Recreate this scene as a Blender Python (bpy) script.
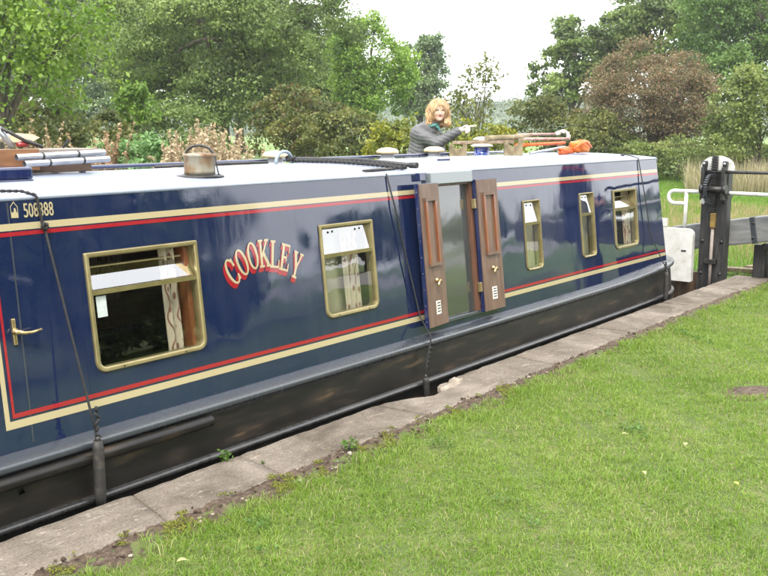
import bpy, bmesh, math, random
import numpy as np
from mathutils import Vector, Matrix

# ------------------------------------------------------------------ clear
for o in list(bpy.data.objects):
    bpy.data.objects.remove(o)
scn = bpy.context.scene
COL = scn.collection
rng = np.random.default_rng(7)
random.seed(7)
R = math.radians

# ------------------------------------------------------------------ camera
EYE = 1.66
HEAD = 38.196          # camera heading, degrees left of the boat's length axis (+X)
PITCH = 9.56
FPX = 950.0
cam = bpy.data.cameras.new('camera')
cam.sensor_width = 36.0
cam.lens = FPX / 768.0 * 36.0
cam.clip_start = 0.05
cam.clip_end = 2000
camo = bpy.data.objects.new('camera', cam)
COL.objects.link(camo)
camo.location = (0, 0, EYE)
camo.rotation_euler = (R(90 - PITCH), 0, R(HEAD - 90))
scn.camera = camo

# ------------------------------------------------------------------ sky, sun, exposure
SUN_EL, SUN_AZ = 52.0, 215.0     # azimuth: direction the light comes FROM, degrees CCW from +X
world = bpy.data.worlds.new('World')
scn.world = world
world.use_nodes = True
wn = world.node_tree.nodes
wl = world.node_tree.links
wn.clear()
w_out = wn.new('ShaderNodeOutputWorld')
w_bg = wn.new('ShaderNodeBackground')
w_sky = wn.new('ShaderNodeTexSky')
w_sky.sky_type = 'NISHITA'
w_sky.sun_disc = False
w_sky.sun_elevation = R(SUN_EL)
w_sky.sun_rotation = R(90 - SUN_AZ)
w_sky.air_density = 1.0
w_sky.dust_density = 3.0
w_mix = wn.new('ShaderNodeMix')
w_mix.data_type = 'RGBA'
w_noise = wn.new('ShaderNodeTexNoise')
w_noise.inputs['Scale'].default_value = 2.2
w_noise.inputs['Detail'].default_value = 6
w_map = wn.new('ShaderNodeMapRange')
w_map.inputs['From Min'].default_value = 0.3
w_map.inputs['From Max'].default_value = 0.7
w_map.inputs['To Min'].default_value = 0.80
w_map.inputs['To Max'].default_value = 0.97
w_tc = wn.new('ShaderNodeTexCoord')
wl.new(w_tc.outputs['Generated'], w_noise.inputs['Vector'])
wl.new(w_noise.outputs['Fac'], w_map.inputs['Value'])
wl.new(w_map.outputs['Result'], w_mix.inputs['Factor'])
wl.new(w_sky.outputs['Color'], w_mix.inputs['A'])
w_mix.inputs['B'].default_value = (11.5, 11.7, 12.0, 1)     # bright even cloud cover
wl.new(w_mix.outputs['Result'], w_bg.inputs['Color'])
w_bg.inputs['Strength'].default_value = 0.10
wl.new(w_bg.outputs['Background'], w_out.inputs['Surface'])

sun = bpy.data.lights.new('sun', 'SUN')
sun.energy = 1.5
sun.angle = R(14)
sun.color = (1.0, 0.95, 0.87)
suno = bpy.data.objects.new('sun', sun)
COL.objects.link(suno)
sd = Vector((math.cos(R(SUN_EL)) * math.cos(R(SUN_AZ)), math.cos(R(SUN_EL)) * math.sin(R(SUN_AZ)), math.sin(R(SUN_EL))))
suno.rotation_euler = (-sd).to_track_quat('-Z', 'Y').to_euler()
suno.location = (0, -20, 30)

scn.view_settings.view_transform = 'Standard'
scn.view_settings.look = 'None'
scn.view_settings.exposure = 1.68
scn.view_settings.gamma = 1.0
scn.render.engine = 'CYCLES'
scn.cycles.max_bounces = 8
scn.cycles.transparent_max_bounces = 12

# ------------------------------------------------------------------ helpers: materials
def new_mat(name):
    m = bpy.data.materials.new(name)
    m.use_nodes = True
    nt = m.node_tree
    return m, nt, nt.nodes['Principled BSDF']

def ramp(nt, stops):
    r = nt.nodes.new('ShaderNodeValToRGB')
    e = r.color_ramp.elements
    while len(e) > 1:
        e.remove(e[-1])
    e[0].position = stops[0][0]
    e[0].color = (*stops[0][1], 1)
    for p, c in stops[1:]:
        k = e.new(p)
        k.color = (*c, 1)
    return r

def coords(nt, scale=(1, 1, 1), kind='Object'):
    tc = nt.nodes.new('ShaderNodeTexCoord')
    mp = nt.nodes.new('ShaderNodeMapping')
    mp.inputs['Scale'].default_value = scale
    nt.links.new(tc.outputs[kind], mp.inputs['Vector'])
    return mp.outputs['Vector']

def noise(nt, vec, scale, detail=4, rough=0.55, dist=0.0):
    n = nt.nodes.new('ShaderNodeTexNoise')
    n.inputs['Scale'].default_value = scale
    n.inputs['Detail'].default_value = detail
    n.inputs['Roughness'].default_value = rough
    n.inputs['Distortion'].default_value = dist
    nt.links.new(vec, n.inputs['Vector'])
    return n.outputs['Fac']

def bump(nt, bs, fac, strength=0.3, dist=0.01, prev=None):
    b = nt.nodes.new('ShaderNodeBump')
    b.inputs['Strength'].default_value = strength
    b.inputs['Distance'].default_value = dist
    nt.links.new(fac, b.inputs['Height'])
    if prev is not None:
        nt.links.new(prev, b.inputs['Normal'])
    nt.links.new(b.outputs['Normal'], bs.inputs['Normal'])
    return b.outputs['Normal']

def M_simple(name, stops, rough=0.6, scale=6, sc=(1, 1, 1), metal=0.0, bump_s=0.0, bump_scale=30, bump_d=0.004,
             coat=0.0, spec=0.5, detail=5, rough_var=0.0):
    """noise driven colour between stops; optional bump"""
    m, nt, bs = new_mat(name)
    v = coords(nt, sc)
    f = noise(nt, v, scale, detail)
    cr = ramp(nt, stops if len(stops) > 1 else stops * 1)
    nt.links.new(f, cr.inputs['Fac'])
    nt.links.new(cr.outputs['Color'], bs.inputs['Base Color'])
    bs.inputs['Roughness'].default_value = rough
    bs.inputs['Metallic'].default_value = metal
    bs.inputs['Specular IOR Level'].default_value = spec
    bs.inputs['Coat Weight'].default_value = coat
    bs.inputs['Coat Roughness'].default_value = 0.05
    if rough_var:
        f3 = noise(nt, v, scale * 2.3, 5)
        mr = nt.nodes.new('ShaderNodeMapRange')
        mr.inputs['To Min'].default_value = max(0.02, rough - rough_var)
        mr.inputs['To Max'].default_value = rough + rough_var
        nt.links.new(f3, mr.inputs['Value'])
        nt.links.new(mr.outputs['Result'], bs.inputs['Roughness'])
    if bump_s:
        f2 = noise(nt, v, bump_scale, 6)
        bump(nt, bs, f2, bump_s, bump_d)
    return m

def M_paint(name, col, rough=0.07, wave=0.48, dirt=0.25, dirtcol=(0.12, 0.13, 0.15), coat=1.0, wave_d=0.006, cior=1.76, spec=0.0, grain=0.05):
    """glossy boat enamel on slightly uneven steel plate, with weathering streaks"""
    m, nt, bs = new_mat(name)
    v = coords(nt, (1, 1, 1))
    vs = coords(nt, (14.0, 14.0, 0.9))
    f = noise(nt, vs, 2.0, 7, 0.7)
    f2 = noise(nt, v, 1.3, 4, 0.6)
    mul = nt.nodes.new('ShaderNodeMath')
    mul.operation = 'MULTIPLY'
    nt.links.new(f, mul.inputs[0])
    nt.links.new(f2, mul.inputs[1])
    cr = ramp(nt, [(0.18, (0, 0, 0)), (0.5, (dirt, dirt, dirt))])
    nt.links.new(mul.outputs[0], cr.inputs['Fac'])
    mx = nt.nodes.new('ShaderNodeMix')
    mx.data_type = 'RGBA'
    mx.inputs['A'].default_value = (*col, 1)
    mx.inputs['B'].default_value = (*dirtcol, 1)
    nt.links.new(cr.outputs['Color'], mx.inputs['Factor'])
    nt.links.new(mx.outputs['Result'], bs.inputs['Base Color'])
    mr = nt.nodes.new('ShaderNodeMapRange')
    mr.inputs['From Min'].default_value = 0.15
    mr.inputs['From Max'].default_value = 0.5
    mr.inputs['To Min'].default_value = rough
    mr.inputs['To Max'].default_value = rough + 0.16
    nt.links.new(mul.outputs[0], mr.inputs['Value'])
    nt.links.new(mr.outputs['Result'], bs.inputs['Roughness'])
    bs.inputs['Specular IOR Level'].default_value = spec
    bs.inputs['Coat Weight'].default_value = coat
    cr2 = nt.nodes.new('ShaderNodeMapRange')
    cr2.inputs['From Min'].default_value = 0.15
    cr2.inputs['From Max'].default_value = 0.5
    cr2.inputs['To Min'].default_value = 0.015
    cr2.inputs['To Max'].default_value = 0.17
    nt.links.new(mul.outputs[0], cr2.inputs['Value'])
    nt.links.new(cr2.outputs['Result'], bs.inputs['Coat Roughness'])
    bs.inputs['Coat IOR'].default_value = cior
    vw = coords(nt, (1.0, 1.0, 0.8))
    w1 = noise(nt, vw, 1.6, 2, 0.5)
    nrm = bump(nt, bs, w1, wave, wave_d * 4)
    w2 = noise(nt, v, 55, 3, 0.6)
    nrm = bump(nt, bs, w2, grain, 0.001, nrm)
    nt.links.new(nrm, bs.inputs['Coat Normal'])
    return m

def M_leaf(name, rough=0.55, trans=0.35):
    m, nt, bs = new_mat(name)
    at = nt.nodes.new('ShaderNodeAttribute')
    at.attribute_name = 'Col'
    nt.links.new(at.outputs['Color'], bs.inputs['Base Color'])
    bs.inputs['Roughness'].default_value = rough
    bs.inputs['Specular IOR Level'].default_value = 0.35
    tr = nt.nodes.new('ShaderNodeBsdfTranslucent')
    hs = nt.nodes.new('ShaderNodeHueSaturation')
    hs.inputs['Saturation'].default_value = 1.1
    hs.inputs['Value'].default_value = 1.25
    nt.links.new(at.outputs['Color'], hs.inputs['Color'])
    nt.links.new(hs.outputs['Color'], tr.inputs['Color'])
    mx = nt.nodes.new('ShaderNodeMixShader')
    mx.inputs['Fac'].default_value = trans
    nt.links.new(bs.outputs['BSDF'], mx.inputs[1])
    nt.links.new(tr.outputs['BSDF'], mx.inputs[2])
    nt.links.new(mx.outputs['Shader'], nt.nodes['Material Output'].inputs['Surface'])
    return m

def M_glass(name, ior=1.52, tint=(0.86, 0.9, 0.88), rough=0.01, wave=0.05):
    m, nt, bs = new_mat(name)
    nt.nodes.remove(bs)
    gl = nt.nodes.new('ShaderNodeBsdfGlossy')
    gl.inputs['Roughness'].default_value = rough
    gl.inputs['Color'].default_value = (1, 1, 1, 1)
    tp = nt.nodes.new('ShaderNodeBsdfTransparent')
    tp.inputs['Color'].default_value = (*tint, 1)
    geo = nt.nodes.new('ShaderNodeNewGeometry')
    dot = nt.nodes.new('ShaderNodeVectorMath')
    dot.operation = 'DOT_PRODUCT'
    nt.links.new(geo.outputs['Normal'], dot.inputs[0])
    nt.links.new(geo.outputs['Incoming'], dot.inputs[1])
    def mth(op, a, b=None, clamp=False):
        n_ = nt.nodes.new('ShaderNodeMath')
        n_.operation = op
        n_.use_clamp = clamp
        for k_, v_ in enumerate((a, b)):
            if v_ is None: continue
            if isinstance(v_, (int, float)): n_.inputs[k_].default_value = v_
            else: nt.links.new(v_, n_.inputs[k_])
        return n_.outputs[0]
    F0 = ((ior - 1) / (ior + 1)) ** 2
    c_ = mth('ABSOLUTE', dot.outputs['Value'])
    p5 = mth('POWER', mth('SUBTRACT', 1.0, c_, True), 5.0)
    f_ = mth('ADD', mth('MULTIPLY', p5, 1 - F0), F0)
    mul_o = mth('MULTIPLY', f_, 1.85, True)      # both faces of the pane
    mx = nt.nodes.new('ShaderNodeMixShader')
    nt.links.new(mul_o, mx.inputs['Fac'])
    nt.links.new(tp.outputs['BSDF'], mx.inputs[1])
    nt.links.new(gl.outputs['BSDF'], mx.inputs[2])
    v = coords(nt)
    f = noise(nt, v, 4, 2)
    b = nt.nodes.new('ShaderNodeBump')
    b.inputs['Strength'].default_value = wave
    b.inputs['Distance'].default_value = 0.01
    nt.links.new(f, b.inputs['Height'])
    nt.links.new(b.outputs['Normal'], gl.inputs['Normal'])
    nt.links.new(mx.outputs['Shader'], nt.nodes['Material Output'].inputs['Surface'])
    return m

# ------------------------------------------------------------------ helpers: meshes
ORG = {}

class MB:
    def __init__(s):
        s.v = []
        s.f = []
        s.sm = []

    def add(s, vs, fs, smooth=False):
        b = len(s.v)
        s.v += [tuple(map(float, p)) for p in vs]
        s.f += [tuple(b + i for i in f) for f in fs]
        s.sm += [smooth] * len(fs)
        return s

    def box(s, c, size, rot=None, bev=0.0):
        """box with chamfered edges"""
        hx, hy, hz = [d / 2 for d in size]
        b = min(bev, hx * .9, hy * .9, hz * .9)
        M = rot if rot is not None else Matrix.Identity(3)
        c = Vector(c)
        if b <= 0:
            vs = [(x, y, z) for x in (-hx, hx) for y in (-hy, hy) for z in (-hz, hz)]
            fs = [(0, 1, 3, 2), (4, 6, 7, 5), (0, 4, 5, 1), (2, 3, 7, 6), (0, 2, 6, 4), (1, 5, 7, 3)]
            return s.add([c + M @ Vector(p) for p in vs], fs)
        bm = bmesh.new()
        bmesh.ops.create_cube(bm, size=1.0)
        for v in bm.verts:
            v.co = Vector((v.co.x * 2 * hx, v.co.y * 2 * hy, v.co.z * 2 * hz))
        bmesh.ops.bevel(bm, geom=bm.edges[:], offset=b, segments=2, profile=0.6, affect='EDGES')
        bm.verts.index_update()
        vs = [c + M @ v.co for v in bm.verts]
        fs = [tuple(v.index for v in f.verts) for f in bm.faces]
        bm.free()
        return s.add(vs, fs)

    def tube(s, pts, r, n=8, caps=True, smooth=True):
        pts = [Vector(p) for p in pts]
        k = len(pts)
        rs = r if hasattr(r, '__len__') else [r] * k
        t0 = (pts[1] - pts[0]).normalized()
        a = Vector((0, 0, 1)) if abs(t0.z) < .9 else Vector((1, 0, 0))
        u = t0.cross(a).normalized()
        vs = []
        for i, p in enumerate(pts):
            t = (pts[min(i + 1, k - 1)] - pts[max(i - 1, 0)])
            if t.length < 1e-9:
                t = t0
            t.normalize()
            u = (u - t * u.dot(t)).normalized()
            w = t.cross(u)
            for j in range(n):
                q = 2 * math.pi * j / n
                vs.append(p + (u * math.cos(q) + w * math.sin(q)) * rs[i])
        fs = []
        for i in range(k - 1):
            for j in range(n):
                fs.append((i * n + j, i * n + (j + 1) % n, (i + 1) * n + (j + 1) % n, (i + 1) * n + j))
        s.add(vs, fs, smooth)
        if caps:
            b = len(s.v) - len(vs)
            s.f += [tuple(b + j for j in range(n))[::-1], tuple(b + (k - 1) * n + j for j in range(n))]
            s.sm += [False, False]
        return s

    def lathe(s, prof, c=(0, 0, 0), n=24, smooth=True, M=None):
        """prof: list of (radius, z)"""
        c = Vector(c)
        vs = []
        for r, z in prof:
            for j in range(n):
                q = 2 * math.pi * j / n
                p = Vector((r * math.cos(q), r * math.sin(q), z))
                vs.append(c + (M @ p if M is not None else p))
        fs = []
        for i in range(len(prof) - 1):
            for j in range(n):
                fs.append((i * n + j, i * n + (j + 1) % n, (i + 1) * n + (j + 1) % n, (i + 1) * n + j))
        b = len(s.v)
        s.add(vs, fs, smooth)
        if prof[0][0] > 1e-6:
            s.f.append(tuple(b + j for j in range(n))[::-1])
            s.sm.append(False)
        if prof[-1][0] > 1e-6:
            s.f.append(tuple(b + (len(prof) - 1) * n + j for j in range(n)))
            s.sm.append(False)
        return s

    def build(s, name, mat, parent=None, at=None):
        """link as ONE mesh object. Coordinates are world coordinates; a part is stored relative to its thing."""
        o_ = Vector((0, 0, 0))
        if parent is not None:
            o_ = ORG[parent.name]
        elif at is not None:
            o_ = Vector(at)
        me = bpy.data.meshes.new(name)
        me.from_pydata([tuple(Vector(p) - o_) for p in s.v], [], s.f)
        if any(s.sm):
            me.polygons.foreach_set('use_smooth', s.sm)
        me.materials.append(mat)
        me.update()
        ob = bpy.data.objects.new(name, me)
        COL.objects.link(ob)
        if parent is not None:
            ob.parent = parent
        else:
            ob.location = o_
        ORG[ob.name] = o_
        return ob

def np_mesh(name, V, F, mat, parent=None, at=None, col=None, smooth=False, mats=None, mi=None):
    """fast mesh from numpy: F is (n,k) ints"""
    o_ = np.zeros(3)
    if parent is not None:
        o_ = np.array(ORG[parent.name])
    elif at is not None:
        o_ = np.array(at, float)
    V = np.asarray(V, np.float32) - o_.astype(np.float32)
    F = np.asarray(F, np.int32)
    n, k = F.shape
    me = bpy.data.meshes.new(name)
    me.vertices.add(len(V))
    me.vertices.foreach_set('co', V.ravel())
    me.loops.add(n * k)
    me.loops.foreach_set('vertex_index', F.ravel())
    me.polygons.add(n)
    me.polygons.foreach_set('loop_start', np.arange(0, n * k, k, dtype=np.int32))
    me.polygons.foreach_set('loop_total', np.full(n, k, np.int32))
    if smooth:
        me.polygons.foreach_set('use_smooth', np.ones(n, bool))
    for m in (mats or [mat]):
        me.materials.append(m)
    if mi is not None:
        me.polygons.foreach_set('material_index', np.asarray(mi, np.int32))
    if col is not None:
        a = me.color_attributes.new('Col', 'FLOAT_COLOR', 'POINT')
        c4 = np.ones((len(V), 4), np.float32)
        c4[:, :3] = col
        a.data.foreach_set('color', c4.ravel())
    me.update(calc_edges=True)
    me.validate()
    ob = bpy.data.objects.new(name, me)
    COL.objects.link(ob)
    if parent is not None:
        ob.parent = parent
    else:
        ob.location = o_
    ORG[ob.name] = Vector(o_)
    return ob

def tag(o, label=None, cat=None, group=None, kind=None):
    if label: o['label'] = label
    if cat: o['category'] = cat
    if group: o['group'] = group
    if kind: o['kind'] = kind
    return o

def thing(name, loc, label, cat, group=None):
    e = bpy.data.objects.new(name, None)
    e.empty_display_size = 0.1
    COL.objects.link(e)
    e.location = loc
    ORG[e.name] = Vector(loc)
    return tag(e, label, cat, group)

def spot(px, d):
    """ground position at a compass bearing (given as a column of the picture) and a distance from the eye"""
    a = R(HEAD) - math.atan((px - 384.0) / math.hypot(FPX, 160.0))
    return d * math.cos(a), d * math.sin(a)

def smoothstep(a, b, x):
    t = np.clip((x - a) / (b - a), 0, 1)
    return t * t * (3 - 2 * t)

# ------------------------------------------------------------------ materials
MAT = {}
MAT['navy'] = M_paint('navy enamel', (0.0055, 0.0115, 0.040), dirt=0.10)
MAT['navy_plain'] = M_paint('navy enamel door', (0.006, 0.012, 0.055), rough=0.12, dirt=0.10)
MAT['cream'] = M_paint('cream line paint', (0.34, 0.285, 0.165), rough=0.14, dirt=0.12, coat=0.8, dirtcol=(0.3, 0.25, 0.16))
MAT['red'] = M_paint('red line paint', (0.24, 0.012, 0.018), rough=0.14, dirt=0.12, coat=0.8, dirtcol=(0.2, 0.05, 0.05))
MAT['roof'] = M_paint('pale blue grey roof paint', (0.21, 0.24, 0.315), rough=0.36, wave=0.12, dirt=0.45, dirtcol=(0.42, 0.42, 0.42), coat=0.15, cior=1.5, spec=.5)
MAT['gunwale'] = M_paint('grey gunwale paint', (0.032, 0.037, 0.044), rough=0.20, wave=0.02, dirt=0.14, dirtcol=(0.12, 0.13, 0.14), coat=0.3, cior=1.6, spec=.5, grain=0.01)
MAT['hull'] = M_simple('black hull blacking', [(0.30, (0.004, 0.0038, 0.0035)), (0.52, (0.008, 0.007, 0.006)), (0.64, (0.022, 0.017, 0.012)), (0.74, (0.075, 0.046, 0.026))], 0.36, 2.6, sc=(1.3, 1.3, 7), bump_s=0.12, bump_scale=9, spec=.3, detail=9, rough_var=.1)
MAT['void'] = M_simple('painted hole shade', [(0.3, (0.001, 0.001, 0.001)), (0.7, (0.002, 0.002, 0.002))], 1.0, 5, spec=0.0)
MAT['strake'] = M_paint('worn black strake', (0.016, 0.016, 0.016), rough=0.25, wave=0.05, dirt=0.5, dirtcol=(0.10, 0.095, 0.085), coat=0.3, cior=1.5, spec=.5)
MAT['brass'] = M_simple('gold anodised frame', [(0.3, (0.21, 0.17, 0.075)), (0.7, (0.30, 0.25, 0.12))], 0.36, 9, metal=0.6, rough_var=0.1)
MAT['bronze'] = M_simple('old brass', [(0.3, (0.42, 0.30, 0.13)), (0.7, (0.62, 0.48, 0.26))], 0.28, 25, metal=0.9, rough_var=0.1)
MAT['white_metal'] = M_simple('white paint', [(0.25, (0.30, 0.26, 0.19)), (0.36, (0.46, 0.45, 0.41)), (0.6, (0.55, 0.545, 0.52)), (0.8, (0.60, 0.60, 0.58))], 0.55, 9, bump_s=0.15)
MAT['glass'] = M_glass('window glass', ior=1.62)
MAT['hopper_glass'] = M_glass('hopper glass', ior=2.2, tint=(0.75, 0.8, 0.8))
MAT['door_glass'] = M_glass('side door perspex', ior=1.95, tint=(0.35, 0.38, 0.37), rough=0.07, wave=0.12)
_nt = MAT['door_glass'].node_tree
_d = _nt.nodes.new('ShaderNodeBsdfDiffuse'); _d.inputs['Color'].default_value = (.085, .095, .09, 1)
_o = _nt.nodes['Material Output']; _src = _o.inputs['Surface'].links[0].from_socket
_a = _nt.nodes.new('ShaderNodeMixShader'); _a.inputs['Fac'].default_value = .35
_nt.links.new(_src, _a.inputs[1]); _nt.links.new(_d.outputs['BSDF'], _a.inputs[2]); _nt.links.new(_a.outputs['Shader'], _o.inputs['Surface'])
MAT['lining'] = M_simple('interior wood lining', [(0.3, (0.10, 0.045, 0.018)), (0.7, (0.17, 0.08, 0.032))], 0.45, 3, sc=(1, 1, 8), coat=0.2)
MAT['floor'] = M_simple('interior floor', [(0.3, (0.03, 0.022, 0.016)), (0.7, (0.05, 0.036, 0.025))], 0.6, 4)
MAT['doorwood'] = M_simple('weathered door wood', [(0.3, (0.080, 0.043, 0.026)), (0.55, (0.118, 0.070, 0.045)), (0.75, (0.160, 0.105, 0.073))], 0.55, 5, sc=(6, 6, 0.8), bump_s=0.12, coat=0.1)
MAT['moulding'] = M_simple('varnished moulding', [(0.3, (0.13, 0.040, 0.014)), (0.7, (0.20, 0.068, 0.024))], 0.3, 5, sc=(6, 6, 1), coat=0.4)
MAT['jamb'] = M_simple('dark jamb wood', [(0.3, (0.07, 0.030, 0.018)), (0.7, (0.13, 0.06, 0.033))], 0.45, 5, sc=(8, 8, 1))
MAT['black_rope'] = M_simple('black rope', [(0.3, (0.006, 0.006, 0.0065)), (0.7, (0.020, 0.0195, 0.019))], 0.8, 60, bump_s=0.6, bump_scale=120, bump_d=0.004)
MAT['rubber'] = M_simple('worn black rubber', [(0.3, (0.008, 0.0075, 0.007)), (0.55, (0.020, 0.018, 0.016)), (0.75, (0.075, 0.062, 0.048))], 0.65, 26, bump_s=0.4, bump_scale=40)
MAT['rust'] = M_simple('rusty painted tin', [(0.28, (0.11, 0.05, 0.02)), (0.40, (0.19, 0.12, 0.06)), (0.50, (0.22, 0.195, 0.14)), (0.75, (0.29, 0.28, 0.245))], 0.5, 11, sc=(1, 1, .7), metal=0.1, bump_s=0.3)
MAT['iron'] = M_simple('black iron', [(0.3, (0.010, 0.010, 0.010)), (0.6, (0.03, 0.028, 0.026)), (0.8, (0.06, 0.05, 0.042))], 0.45, 14, bump_s=0.4, metal=0.2)
MAT['steel'] = M_simple('galvanised tube', [(0.3, (0.33, 0.34, 0.36)), (0.7, (0.52, 0.53, 0.55))], 0.3, 10, metal=0.85)
MAT['mushroom'] = M_simple('brass mushroom cap', [(0.3, (0.52, 0.38, 0.19)), (0.7, (0.72, 0.58, 0.36))], 0.28, 14, metal=0.8, rough_var=0.1)
MAT['vent_base'] = M_simple('grey vent neck', [(0.3, (0.25, 0.26, 0.28)), (0.7, (0.36, 0.37, 0.39))], 0.4, 10)
MAT['cap_white'] = M_simple('enamel chimney cap', [(0.3, (0.55, 0.50, 0.42)), (0.7, (0.74, 0.71, 0.64))], 0.3, 14)
MAT['blue_enamel'] = M_paint('blue chimney enamel', (0.012, 0.035, 0.20), dirt=0.1)
MAT['old_wood'] = M_simple('weathered grey brown wood', [(0.3, (0.13, 0.085, 0.05)), (0.55, (0.25, 0.185, 0.12)), (0.8, (0.36, 0.29, 0.21))], 0.8, 4, sc=(2, 7, 7), bump_s=0.5)
MAT['log'] = M_simple('mossy log', [(0.3, (0.10, 0.075, 0.04)), (0.55, (0.21, 0.17, 0.095)), (0.8, (0.32, 0.26, 0.16))], 0.85, 12, bump_s=0.7, bump_scale=22, bump_d=0.012)
MAT['red_wood'] = M_simple('faded red pole', [(0.3, (0.22, 0.085, 0.065)), (0.55, (0.38, 0.24, 0.20)), (0.8, (0.5, 0.42, 0.38))], 0.6, 9, sc=(1, 4, 4))
MAT['orange'] = M_simple('orange nylon', [(0.3, (0.50, 0.10, 0.010)), (0.7, (0.66, 0.21, 0.025))], 0.45, 9, bump_s=0.5, bump_scale=18, bump_d=0.012)
MAT['orange_red'] = M_simple('orange red strap', [(0.3, (0.55, 0.07, 0.012)), (0.7, (0.72, 0.14, 0.02))], 0.5, 12, bump_s=0.3)
MAT['plywood'] = M_simple('orange plywood', [(0.3, (0.13, 0.055, 0.022)), (0.55, (0.21, 0.092, 0.034)), (0.8, (0.26, 0.14, 0.065))], 0.55, 5, sc=(1.5, 9, 9), bump_s=0.2)
MAT['brownbox'] = M_simple('dark brown board', [(0.3, (0.040, 0.022, 0.013)), (0.7, (0.09, 0.055, 0.035))], 0.6, 5, sc=(1, 6, 6), bump_s=0.25)
MAT['greyboard'] = M_simple('grey weathered board', [(0.3, (0.16, 0.13, 0.11)), (0.7, (0.28, 0.235, 0.2))], 0.7, 5, sc=(1, 6, 6), bump_s=0.25)
MAT['canvas'] = M_simple('cream canvas', [(0.3, (0.56, 0.46, 0.27)), (0.7, (0.68, 0.58, 0.38))], 0.75, 10, bump_s=0.2)
MAT['hose'] = M_simple('grey blue hose', [(0.3, (0.17, 0.22, 0.26)), (0.7, (0.25, 0.30, 0.34))], 0.45, 10)
MAT['black_timber'] = M_simple('black tarred timber', [(0.3, (0.006, 0.006, 0.006)), (0.55, (0.016, 0.0155, 0.015)), (0.8, (0.055, 0.05, 0.044))], 0.55, 5, sc=(6, 6, 1), bump_s=0.5, bump_scale=14, bump_d=0.01)
MAT['grey_beam'] = M_simple('grey painted beam', [(0.3, (0.10, 0.104, 0.105)), (0.55, (0.15, 0.152, 0.150)), (0.75, (0.20, 0.195, 0.185))], 0.6, 5, sc=(5, 1, 5), bump_s=0.25)
MAT['brown_timber'] = M_simple('wet brown timber', [(0.3, (0.045, 0.026, 0.013)), (0.6, (0.11, 0.068, 0.035)), (0.8, (0.16, 0.12, 0.06))], 0.55, 6, sc=(6, 6, 1), bump_s=0.5)
MAT['yellow_iron'] = M_simple('yellowed greasy iron', [(0.3, (0.09, 0.05, 0.012)), (0.7, (0.22, 0.145, 0.035))], 0.5, 20, bump_s=0.3)
MAT['bark'] = M_simple('bark', [(0.3, (0.045, 0.036, 0.027)), (0.7, (0.12, 0.10, 0.075))], 0.9, 3, sc=(6, 6, 1.2), bump_s=0.7, bump_scale=12, bump_d=0.02)
MAT['leaf'] = M_leaf('foliage')
MAT['grass'] = M_leaf('grass blades', 0.5, 0.4)
MAT['dry'] = M_leaf('dry stems', 0.8, 0.25)

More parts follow.
